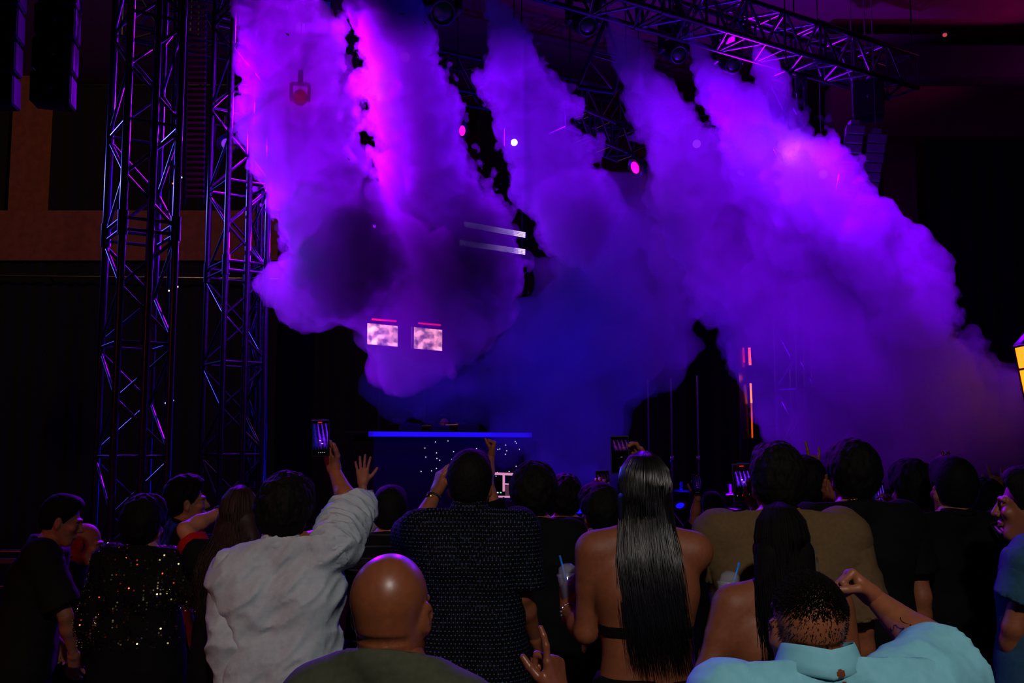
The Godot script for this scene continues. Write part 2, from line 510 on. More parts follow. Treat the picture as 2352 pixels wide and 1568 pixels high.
func glossy_pillar() -> void:
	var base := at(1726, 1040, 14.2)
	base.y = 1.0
	var o := thing("glossy_column", "tall dark glossy column with amber reflections put in as glowing strips behind the smoke", "column", base)
	var gloss := mat(Color(0.10, 0.04, 0.03), 0.18, 0.0)
	var top := at(1726, 760, 14.2).y
	part(o, "shaft", bevel_box(Vector3(0.16, top - 1.0, 0.16), 0.02), gloss, Transform3D(Basis(), Vector3(-0.11, (top - 1.0) * 0.5, 0)))
	part(o, "plinth", bevel_box(Vector3(0.42, 0.12, 0.34), 0.02), M.black, Transform3D(Basis(), Vector3(-0.04, 0.06, 0)))
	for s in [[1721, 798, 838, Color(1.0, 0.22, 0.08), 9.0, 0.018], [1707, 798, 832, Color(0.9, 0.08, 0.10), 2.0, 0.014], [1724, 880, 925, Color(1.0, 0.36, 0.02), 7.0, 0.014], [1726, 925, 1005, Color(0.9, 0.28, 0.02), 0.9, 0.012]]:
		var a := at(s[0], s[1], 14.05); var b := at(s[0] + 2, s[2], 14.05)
		bar(o, "glow_strip", a, b, s[5], glow(s[3], s[4]))  # amber reflections on the column, put in as glowing bars
	omni("added_column_light", at(1722, 860, 13.9), Color(1.0, 0.3, 0.05), 0.04, 0.05, o)  # added to go with the glowing reflections

# ---------------------------------------------------------------- trusses
# a box truss between two points: chords, rungs and zigzag braces, each a bar of its own
func box_truss(o: Node3D, a: Vector3, b: Vector3, s: Vector3, t: Vector3, bay: float, rc: float, rb: float, m: Material, mb: Material, joint := 3) -> void:
	var d := b - a
	var n := int(round(d.length() / bay))
	var step := d / n
	var c := [a, a + s, a + s + t, a + t]
	for k in 4:
		bar(o, "chord", c[k], c[k] + d, rc, m)
	for k in 4:
		var p: Vector3 = c[k]; var q: Vector3 = c[(k + 1) % 4]
		for i in n + 1:
			var h := step * i
			bar(o, "rung", p + h, q + h, rb, mb)
			if i % joint == 1:
				bar(o, "rung", p + h + step.normalized() * 0.09, q + h + step.normalized() * 0.09, rb, mb)
				bar(o, "coupler", p + h - step.normalized() * 0.05, p + h + step.normalized() * 0.14, rc * 1.35, m)
			if i < n:
				var q0 := q if k % 2 == 0 else p
				var p0 := p if k % 2 == 0 else q
				bar(o, "diagonal_brace", q0 + h + step * 0.05, p0 + h + step * 0.5, rb, mb)
				bar(o, "diagonal_brace", p0 + h + step * 0.5, q0 + h + step * 0.95, rb, mb)

func tower(label: String, px: float, depth: float, wu: float, wv: float, top: float, rc: float, middle := true) -> Node3D:
	var p := at(px, 1000, depth)
	p.y = 0.0
	var o := thing("truss_tower", label, "truss", p, "", "")
	part(o, "base_plate", bevel_box(Vector3(0.9, 0.04, 0.9), 0.01), M.truss_black, Transform3D(Basis(Vector3.UP, -0.6), (U * wu + W * wv) * 0.5 + Vector3(0, 0.02, 0)))
	box_truss(o, p + Vector3(0, 0.04, 0), p + Vector3(0, top, 0), U * wu, W * wv, 0.84, rc, rc * 0.46, M.truss, M.truss)
	if middle:
		bar(o, "centre_pipe", p + U * wu * 0.52 + Vector3(0, 0.04, 0), p + U * wu * 0.52 + Vector3(0, top, 0), rc * 1.05, M.truss)
	return o

func rig() -> void:
	tower("tall silver truss tower beside the hanging speaker boxes", 262, 7.5, 0.40, 0.58, 7.9, 0.030)
	tower("narrower silver truss tower between the slatted panel and the smoke", 507, 9.3, 0.40, 0.58, 7.9, 0.028)
	# the tower at the far end of the roof truss
	var far := tower("distant truss tower hanging below the far end of the roof truss", 1838, 12.9, 0.30, 0.36, 6.9, 0.035, true)
	# roof truss along the stage front
	var a := at(1523, 26, 11.57); var b := at(2109, 202, 14.06)
	b.y = a.y
	var dir := (b - a).normalized()
	var over := dir.cross(Vector3.UP) * -0.5
	var o := thing("roof_truss", "long black roof truss sloping across the picture above the smoke nozzles", "truss", a)
	box_truss(o, a - dir * 6.0, b, Vector3(0, 0.48, 0), over, 0.66, 0.036, 0.019, M.truss_black, M.truss, 4)
	part(o, "cable_tray", bevel_box(Vector3(3.6, 0.10, 0.05), 0.01), M.truss, Transform3D(Basis(dir, Vector3.UP, dir.cross(Vector3.UP)), dir * 2.9 + Vector3(0, 0.6, 0) + over))
	for k in 5: bar(o, "hanging_rod", a + dir * (k * 2.4 - 5.0) + Vector3(0, 0.48, 0), Vector3((a + dir * (k * 2.4 - 5.0)).x, 8.3, (a + dir * (k * 2.4 - 5.0)).z), 0.01, M.black)
	# rear truss
	var c := at(1003, 150, 14.2); var d := at(1500, 268, 16.1)
	d.y = c.y
	var r := thing("rear_truss", "dark rear truss behind the smoke with stage lamps clamped to it", "truss", c)
	var rd := (d - c).normalized()
	box_truss(r, c - rd * 4.2, d + rd * 2.5, Vector3(0, -0.5, 0), rd.cross(Vector3.UP) * 0.5, 0.7, 0.03, 0.017, M.truss_black, M.truss, 4)
	# the triangular end frame between the jets
	var g := thing("hanging_truss", "purple triangular truss frame hanging between two smoke jets", "truss", at(1388, 40, 12.6))
	var tri := [at(1392, 44, 12.6), at(1328, 200, 12.6), at(1410, 212, 12.6), at(1426, 148, 12.6)]
	bar(g, "chord", tri[0], tri[1], 0.028, M.truss); bar(g, "chord", tri[1], tri[2], 0.034, M.truss_black)
	bar(g, "chord", tri[2], tri[3], 0.026, M.truss); bar(g, "chord", tri[3], tri[0], 0.026, M.truss)
	bar(g, "hanging_rod", tri[0], Vector3(tri[0].x, 8.3, tri[0].z), 0.01, M.black)
	bar(g, "diagonal_brace", at(1362, 118, 12.6), tri[3] + Vector3(-0.02, 0.1, 0), 0.016, M.truss)
	bar(g, "diagonal_brace", at(1352, 136, 12.6), tri[2] + Vector3(-0.02, 0.05, 0), 0.016, M.truss)
	bar(g, "diagonal_brace", at(1360, 126, 12.6), at(1414, 142, 12.6), 0.016, M.truss)
	var w := thing("hanging_truss", "short black truss section hanging below the triangular frame above the magenta lamp", "truss", at(1330, 225, 13.0))
	box_truss(w, at(1300, 232, 13.0), at(1455, 300, 13.7), Vector3(0, -0.34, 0), Vector3(-0.2, 0, -0.3), 0.42, 0.03, 0.016, M.truss_black, M.truss, 5)
	for px in [1310, 1440]:
		var hp := at(px, 236 + (px - 1310) * 0.45, 13.05 + (px - 1310) * 0.0045)
		bar(w, "hanging_rod", hp, Vector3(hp.x, 8.3, hp.z), 0.01, M.black)
	# short truss stub left, next to the smoke
	var s := thing("side_truss", "short truss section behind the narrow truss tower at the smoke's edge", "truss", at(560, 430, 10.6))
	box_truss(s, at(576, 430, 10.4), at(566, 1120, 10.4), Vector3(0.11, 0, -0.02), Vector3(0.02, 0, -0.2), 0.62, 0.018, 0.010, M.truss, M.truss)
	# nozzles of the smoke jets
	for k in NOZZLES.size():
		var p := at(NOZZLES[k][0], NOZZLES[k][1], NOZZLES[k][2])
		var nz := thing("smoke_nozzle", NOZZLES[k][3], "smoke machine", p, "smoke nozzles under the roof truss")
		var aim: Vector3 = (at(NOZZLES[k][4], NOZZLES[k][5], NOZZLES[k][6]) - p).normalized()
		var B := looking(aim)
		var T := Transform3D(B * Basis(Vector3.RIGHT, PI / 2), Vector3.ZERO)
		part(nz, "barrel", lathe([[0, 0.30], [0.045, 0.30], [0.05, 0.28], [0.05, 0.08], [0.025, 0.04], [0.028, 0.0], [0.02, 0.0], [0.018, 0.03], [0, 0.03]]), M.case, T)
		part(nz, "clamp", bevel_box(Vector3(0.07, 0.09, 0.05), 0.008), M.truss_black, Transform3D(B, -aim * 0.2 + Vector3(0, 0.07, 0)))
		part(nz, "hose", tube_mesh([-aim * 0.3, -aim * 0.42 + Vector3(0, 0.04, 0), -aim * 0.45 + Vector3(0.05, 0.2, 0), -aim * 0.3 + Vector3(0.12, 0.4, 0)], [0.014, 0.014, 0.014, 0.014]), M.black)
	speakers()
	# slatted panel
	var lp := thing("slatted_panel", "tall panel of thin rust-coloured slats between the truss towers", "panel", at(455, 230, 10.6))
	for px in [434, 477]: bar(lp, "side_rail", at(px - 2, -60, 10.62), at(px - 10, 470, 10.62), 0.012, M.black)
	for i in 40:
		var y := -56 + i * 13.0
		var p := at(455 - (y + 60) * 0.014, y, 10.6)
		part(lp, "slat", bevel_box(Vector3(0.19, 0.028, 0.05), 0.006), M.rust, Transform3D(Basis(Vector3.RIGHT, 0.35), p - lp.position))
	# cable with pilot lights
	var hc := thing("hanging_cable", "thin black cable with tiny pilot lights hanging beside the tall truss tower", "cable", at(398, 200, 8.2))
	bar(hc, "cable", at(404, -40, 8.2), at(374, 1130, 8.2), 0.012, M.black)
	bar(hc, "cable", at(414, -40, 8.25), at(388, 1130, 8.25), 0.016, M.black)
	for k in [[397, 421, Color(1, 0.35, 0.2)], [417, 407, Color(0.7, 0.9, 1)], [388, 667, Color(1, 0.8, 0.7)], [408, 658, Color(1, 0.9, 0.9)], [380, 925, Color(0.6, 0.5, 1)], [398, 919, Color(0.5, 0.6, 1)]]:
		part(hc, "pilot_light", lathe([[0, 0.006], [0.006, 0.003], [0.006, -0.006], [0, -0.008]], 8), glow(k[2], 2.5), Transform3D(Basis(), at(k[0], k[1], 8.14) - hc.position))

const NOZZLES := [
	[636, -190, 9.75, "smoke nozzle above the jet beside the truss tower", 660, 60, 9.3],
	[862, -120, 10.35, "smoke nozzle above the second jet from the truss towers", 890, 60, 10.0],
	[1118, -50, 10.95, "smoke nozzle above the jet in front of the white-hot lamp", 1160, 80, 10.6],
	[1390, 6, 11.5, "smoke nozzle at the top of the triangular truss frame", 1440, 110, 11.3],
	[1576, 58, 12.1, "smoke nozzle below the middle of the roof truss", 1620, 150, 11.9],
	[1731, 98, 12.65, "smoke nozzle next to the distant truss tower", 1765, 170, 12.4],
]

func speaker_box(parent: Node3D, t: Transform3D, size: Vector3) -> void:
	var o := Node3D.new()
	o.name = "speaker_box"
	parent.add_child(o, true)
	o.transform = t
	part(o, "cabinet", bevel_box(size, 0.015), M.case)
	part(o, "grille", bevel_box(Vector3(size.x * 0.94, size.y * 0.9, 0.02), 0.006), M.grille, Transform3D(Basis(), Vector3(0, 0, size.z * 0.5)))
	part(o, "badge", lathe([[0, 0.006], [0.02, 0.005], [0.022, 0.0], [0, 0.0]], 12), M.steel, Transform3D(Basis(Vector3.RIGHT, PI / 2), Vector3(0, 0, size.z * 0.5 + 0.01)))

func speakers() -> void:
	for k in [[148, 7.9, "hanging line of black speaker boxes next to the tall truss tower", 0.19], [18, 8.0, "hanging line of black speaker boxes over the brown wall pier's left side", 0.19]]:
		var o := thing("line_array", k[2], "loudspeaker", at(k[0], 40, k[1]))
		var lean := 0.0
		for i in 6:
			var y: float = -170.0 + i * 76.0
			lean = 0.03 + 0.02 * i
			speaker_box(o, Transform3D(Basis(Vector3.UP, 0.28) * Basis(Vector3.RIGHT, lean), at(k[0] - i * 5.0, y, k[1]) - o.position), Vector3(0.30, 0.245, 0.30))
		bar(o, "flying_cable", at(k[0] + 6, -200, k[1]), Vector3(at(k[0], -200, k[1]).x, 8.3, at(k[0], -200, k[1]).z), 0.012, M.steel)
	for k in [[1958, 365, "pale column of small speaker boxes hanging at the smoke's upper edge"], [2008, 385, "second pale column of small speaker boxes, nearer the maroon column"]]:
		var o := thing("line_array", k[2], "loudspeaker", at(k[0], k[1], 13.6))
		for i in 7:
			var y: float = k[1] - 62.0 + i * 22.0
			var p := at(k[0] + 5 - i * 3.6, y, 13.6)
			part(o, "speaker_box", bevel_box(Vector3(0.25 - 0.012 * (i % 2), 0.122, 0.24), 0.012), M.pale, Transform3D(Basis(Vector3.UP, -0.22) * Basis(Vector3.BACK, -0.13), p - o.position))
		part(o, "bracket", bevel_box(Vector3(0.13, 0.08, 0.16), 0.01), M.pale, Transform3D(Basis(Vector3.BACK, -0.13), at(k[0] + 3, k[1] - 80, 13.6) - o.position))
		bar(o, "flying_cable", at(k[0] + 4, k[1] - 84, 13.6), Vector3(at(k[0] + 4, 100, 13.6).x, 8.3, at(k[0] + 4, k[1] - 84, 13.6).z), 0.01, M.steel)
	var sub := thing("line_array", "black speaker cabinet hanging from the end of the roof truss", "loudspeaker", at(1992, 232, 13.9))
	speaker_box(sub, Transform3D(Basis(Vector3.UP, -0.3), Vector3(0, 0, 0)), Vector3(0.42, 0.5, 0.4))
	bar(sub, "flying_cable", sub.position + Vector3(0, 0.25, 0), Vector3(sub.position.x, 8.3, sub.position.z), 0.012, M.steel)

# ---------------------------------------------------------------- stage lamps
func par_lamp(label: String, p: Vector3, aim: Vector3, diam: float, c: Color, e: float, leds: int, light := Color.BLACK, energy := 0.0, cone := 40.0) -> Node3D:
	var o := thing("stage_lamp", label, "stage light", p)
	var d := aim.normalized()
	var B := looking(d) * Basis(Vector3.RIGHT, -PI / 2)      # local +y looks along the beam
	var T := Transform3D(B, Vector3.ZERO)
	var r := diam * 0.5
	part(o, "housing", lathe([[0, -r * 2.2], [r * 0.7, -r * 2.2], [r * 0.95, -r * 1.7], [r * 1.08, -0.02], [r * 1.12, 0.0], [r * 1.12, r * 0.28], [r * 1.0, r * 0.28], [r * 1.0, 0.02], [0, 0.02]], 24), M.case, T)
	if leds == 1:
		part(o, "lens", lathe([[r * 0.98, r * 0.05], [r * 0.6, r * 0.2], [0, r * 0.25]], 14), glow(c, e), T)
	else:
		var g := glow(c, e)
		var bulb := lathe([[r * 0.24, r * 0.05], [r * 0.2, r * 0.14], [0, r * 0.2]], 7)
		for k in leds:
			var q := Vector3.ZERO if k == 0 else Vector3(cos(TAU * k / (leds - 1)), 0, sin(TAU * k / (leds - 1))) * r * 0.66
			part(o, "led", bulb, g, Transform3D(B, B * q))
	for s in [-1, 1]:
		part(o, "yoke_arm", bevel_box(Vector3(0.03, r * 2.6, 0.045), 0.006), M.case, Transform3D(looking(Vector3(d.x, 0, d.z)), looking(Vector3(d.x, 0, d.z)) * Vector3(s * r * 1.25, r * 0.9, r * 0.6)))
	part(o, "yoke_bridge", bevel_box(Vector3(r * 2.55, 0.03, 0.045), 0.006), M.case, Transform3D(looking(Vector3(d.x, 0, d.z)), looking(Vector3(d.x, 0, d.z)) * Vector3(0, r * 2.2, r * 0.6)))
	part(o, "clamp", bevel_box(Vector3(0.05, 0.12, 0.05), 0.008), M.case, Transform3D(looking(Vector3(d.x, 0, d.z)), looking(Vector3(d.x, 0, d.z)) * Vector3(0, r * 2.2 + 0.07, r * 0.6)))
	var up := p + looking(Vector3(d.x, 0, d.z)) * Vector3(0, r * 2.2 + 0.07, r * 0.6)
	if leds == 7:                                   # on an arm that reaches back through the smoke
		var back := up - d * 1.4
		bar(o, "side_arm", up, back, 0.009, M.black)
		bar(o, "drop_rod", back, Vector3(back.x, 8.3, back.z), 0.009, M.black)
	elif p.y > 2.5:
		bar(o, "drop_rod", up, Vector3(up.x, 8.3, up.z), 0.009, M.black)
	else:
		part(o, "floor_stand", bevel_box(Vector3(0.26, 0.03, 0.26), 0.008), M.case, Transform3D(Basis(), Vector3(0, -p.y + STAGE_Y + 0.015, 0)))
		bar(o, "stand_post", p - Vector3(0, r, 0), Vector3(p.x, STAGE_Y, p.z), 0.02, M.case)
	if energy > 0.0:
		spot("beam", p + d * (r * 0.35 + 0.04), p + d * 2.0, light, energy, cone, r * 0.8, o)
	return o

func moving_head(label: String, p: Vector3, aim: Vector3, s: float, lens: Color, e: float) -> void:
	var o := thing("moving_head", label, "stage light", p)
	var flat := Vector3(aim.x, 0, aim.z).normalized()
	var Y := looking(flat)
	part(o, "base", bevel_box(Vector3(0.34, 0.12, 0.3) * s, 0.02), M.case, Transform3D(Y, Vector3(0, 0.36 * s, 0)))
	for k in [-1, 1]:
		part(o, "yoke_arm", bevel_box(Vector3(0.06, 0.34, 0.14) * s, 0.02), M.case, Transform3D(Y, Y * Vector3(k * 0.17 * s, 0.14 * s, 0)))
	var B := looking(aim) * Basis(Vector3.RIGHT, -PI / 2)
	part(o, "head", lathe([[0, -0.2 * s], [0.09 * s, -0.2 * s], [0.13 * s, -0.13 * s], [0.135 * s, 0.05 * s], [0.115 * s, 0.17 * s], [0.115 * s, 0.2 * s], [0.095 * s, 0.2 * s], [0.095 * s, 0.17 * s], [0, 0.17 * s]], 24), M.case, Transform3D(B, Vector3.ZERO))
	part(o, "lens", lathe([[0.094 * s, 0.172 * s], [0.06 * s, 0.195 * s], [0, 0.205 * s]], 20), glow(lens, e) if e > 0.0 else mat(Color(0.1, 0.16, 0.15), 0.05), Transform3D(B, Vector3.ZERO))
	bar(o, "drop_rod", p + Vector3(0, 0.5 * s, 0), Vector3(p.x, 8.3, p.z), 0.009, M.black)
	part(o, "clamp", bevel_box(Vector3(0.06, 0.12, 0.05) * s, 0.01), M.truss_black, Transform3D(Y, Vector3(0, 0.47 * s, 0)))

const PURPLE := Color(0.50, 0.0, 1.0)
const MAGENTA := Color(0.66, 0.0, 1.0)
const BLUE := Color(0.05, 0.0, 1.0)

func lamps() -> void:
	var eye := cam.position
	var L := func(label: String, px: float, py: float, d: float, to: Vector3, diam: float, c: Color, e: float, leds: int, light: Color, energy: float, cone: float) -> void:
		var q := at(px, py, d)
		par_lamp(label, q, to - q, diam, c, e, leds, light, energy, cone)
	L.call("white-hot round stage lamp glaring between two smoke jets", 1181, 327, 13.3, eye + Vector3(0.2, 0, 0), 0.19, Color(1.0, 0.62, 1.0), 24.0, 1, Color(0.47, 0.0, 1.0), 60.0, 27.0)
	L.call("magenta stage lamp seen edge-on below the rear truss", 1059, 300, 13.6, at(1500, 325, 12.0), 0.22, Color(1.0, 0.06, 0.75), 1.6, 1, Color(0.44, 0.0, 1.0), 110.0, 22.0)
	L.call("magenta stage lamp seen edge-on beside the jets under the hanging truss", 1461, 384, 13.4, at(1120, 520, 12.2), 0.24, Color(1.0, 0.02, 0.7), 2.2, 1, BLUE, 16.0, 60.0)
	L.call("seven-LED pink stage lamp in the smoke jet beside the truss towers", 689, 224, 9.28, eye, 0.13, Color(1.0, 0.03, 0.35), 60.0, 7, Color(1.0, 0.03, 0.35), 0.15, 40.0)
	L.call("added unseen stage lamp hanging behind the smoke jet beside the truss towers, higher than its neighbour", 670, 250, 10.5, eye, 0.18, Color(0.7, 0.3, 1.0), 0.8, 1, Color(0.58, 0.0, 1.0), 14.0, 60.0)  # unseen, added to backlight the nearest jet
	L.call("stage lamp lighting a pale patch in the smoke below the distant truss tower", 1812, 350, 12.25, at(1815, 420, 11.0), 0.14, Color(0.8, 0.5, 1.0), 3.0, 1, Color(0.66, 0.25, 1.0), 3.2, 55.0)
	L.call("stage lamp hidden behind the smoke jet beside the truss towers", 690, 60, 11.4, at(700, 260, 9.1), 0.2, Color(1.0, 0.3, 1.0), 0.8, 1, Color(0.54, 0.0, 1.0), 125.0, 34.0)
	L.call("stage lamp hidden behind the second smoke jet", 930, 130, 12.2, at(960, 300, 9.6), 0.2, Color(1.0, 0.3, 1.0), 0.8, 1, PURPLE, 24.0, 24.0)
	L.call("small pale stage lamp added unseen between the two nearest smoke jets", 846, 226, 10.55, at(770, 260, 9.2), 0.12, Color(0.8, 0.6, 1.0), 0.4, 1, Color(0.62, 0.22, 1.0), 1.6, 65.0)  # added for the pale highlights on the edges of the jets
	L.call("stage lamp hidden behind the smoke jets below the middle of the roof truss", 1600, 330, 14.2, at(1690, 390, 10.8), 0.2, Color(0.8, 0.3, 1.0), 0.8, 1, PURPLE, 46.0, 25.0)
	L.call("stage lamp hidden in the smoke below the pale speaker columns", 1890, 400, 13.9, at(1950, 520, 10.9), 0.2, Color(0.8, 0.3, 1.0), 0.8, 1, Color(0.48, 0.0, 1.0), 130.0, 29.0)
	L.call("stage lamp hidden low behind the smoke at the side truss", 690, 560, 10.6, at(640, 590, 8.8), 0.2, Color(0.7, 0.3, 1.0), 0.8, 1, PURPLE, 24.0, 42.0)
	for k in [[1340, 52, 12.4, 1.1, "moving-head lamp with glassy lens beside the triangular frame"], [1548, 118, 12.9, 1.0, "moving-head lamp above the jet in the middle of the roof truss"], [1672, 142, 13.2, 1.0, "moving-head lamp with green glint between two far jets"], [1010, 20, 11.6, 1.3, "large dark moving-head lamp above the rear truss gap"]]:
		moving_head(k[4], at(k[0], k[1], k[2]), Vector3(0.2, -0.55, 0.8), k[3], Color(0.1, 0.3, 0.25), 0.015)
	# a square flood lamp, off; the blue light on its panel is put in as glow
	var f := thing("flood_lamp", "square flood panel with painted blue glow at the top between the first two jets", "stage light", at(742, 26, 9.9))
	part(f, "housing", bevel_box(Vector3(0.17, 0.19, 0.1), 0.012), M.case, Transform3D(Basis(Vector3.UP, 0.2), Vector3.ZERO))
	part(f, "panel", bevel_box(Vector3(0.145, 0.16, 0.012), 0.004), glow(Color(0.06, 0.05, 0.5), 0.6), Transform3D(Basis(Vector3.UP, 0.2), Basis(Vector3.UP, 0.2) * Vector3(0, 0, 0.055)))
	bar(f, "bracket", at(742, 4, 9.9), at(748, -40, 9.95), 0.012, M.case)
	# LED battens with rows of small pixels
	for k in [[[1062, 516], [1203, 541], "upper pixel LED batten crossing the smoke's edge"], [[1052, 558], [1203, 580], "lower pixel LED batten crossing the smoke's edge"]]:
		var a := at(k[0][0], k[0][1], 10.9); var b := at(k[1][0], k[1][1], 11.3)
		var o := thing("led_batten", k[2], "stage light", (a + b) * 0.5)
		var x := (b - a).normalized(); var z := x.cross(Vector3.UP).normalized() * -1.0; z = -z if z.z < 0 else z
		var y := z.cross(x)
		var B := Basis(x, y, z)
		part(o, "housing", bevel_box(Vector3((b - a).length() + 0.03, 0.078, 0.07), 0.01), M.case, Transform3D(B, Vector3.ZERO))
		var mm := MultiMesh.new()
		mm.transform_format = MultiMesh.TRANSFORM_3D
		var led := QuadMesh.new(); led.size = Vector2(0.0115, 0.0125)
		mm.mesh = led
		var nx := int((b - a).length() / 0.0165)
		mm.instance_count = nx * 4
		for i in nx: for j in 4:
			mm.set_instance_transform(i * 4 + j, Transform3D(B, B * Vector3((i + 0.5) / nx * (b - a).length() - (b - a).length() * 0.5, (j - 1.5) * 0.0165, 0.037)))
		var mi := MultiMeshInstance3D.new()
		mi.name = "pixel_led"; mi.multimesh = mm; mi.material_override = glow(Color(0.85, 0.72, 0.95), 2.2)
		mi.set_meta("kind", "stuff")
		o.add_child(mi)
		bar(o, "hanging_rod", a.lerp(b, 0.97), Vector3(a.lerp(b, 0.97).x, 8.3, a.lerp(b, 0.97).z), 0.006, M.black)
		spot("batten_light", (a + b) * 0.5 + z * 0.09, (a + b) * 0.5 + z + Vector3(-0.3, 0, 0), Color(0.5, 0.0, 1.0), 0.4, 60.0, 0.2, o)
	# blue floor lamps on the stage, and a violet one added to light the jets
	for k in [[1330, 13.0, "blue floor lamp standing on the stage behind the light stands", Vector3(-0.1, 0.75, 0.6), 8.0, BLUE, 65.0], [1560, 14.0, "blue floor lamp standing on the stage beside the amber column", Vector3(-0.3, 0.8, 0.5), 17.0, BLUE, 65.0], [1000, 11.2, "added violet floor lamp at the stage front looking up at the nearest jets", Vector3(0.1, 1.0, 0.1), 5.0, Color(0.46, 0.0, 1.0), 32.0]]:
		var q := at(k[0], 1000, k[1]); q.y = STAGE_Y + 0.42
		par_lamp(k[2], q, k[3], 0.2, Color(0.05, 0.03, 1.0), 2.0, 1, k[5], k[4], k[6])
	# a violet floor lamp added to light the underside of the roof truss
	var v := Vector3(2.9, STAGE_Y + 0.42, -13.2)
	par_lamp("added violet floor lamp on the stage looking up at the roof truss", v, Vector3(0.05, 1.0, 0.05), 0.2, Color(0.6, 0.05, 1.0), 2.0, 1, Color(0.40, 0.0, 1.0), 80.0, 32.0)
	# blue side wash on the towers, from beyond the speaker boxes
	L.call("side wash lamp on the wall beyond the speaker boxes", -300, 330, 11.5, at(400, 640, 8.4), 0.22, Color(0.5, 0.6, 1.0), 1.5, 1, Color(0.32, 0.31, 1.0), 30.0, 21.0)
	L.call("purple stage lamp behind the narrow truss tower", 520, 330, 11.4, at(620, 330, 9.0), 0.2, Color(0.6, 0.2, 1.0), 0.8, 1, Color(0.50, 0.0, 1.0), 110.0, 27.0)
	L.call("added unseen violet stage lamp on the rear truss looking up at the roof truss", 1700, 400, 14.6, at(1850, 120, 13.2), 0.2, Color(0.6, 0.2, 1.0), 0.8, 1, PURPLE, 60.0, 42.0)  # unseen, added for the purple edges of the roof truss

# ---------------------------------------------------------------- the stage
const STAGE_Y := 0.6

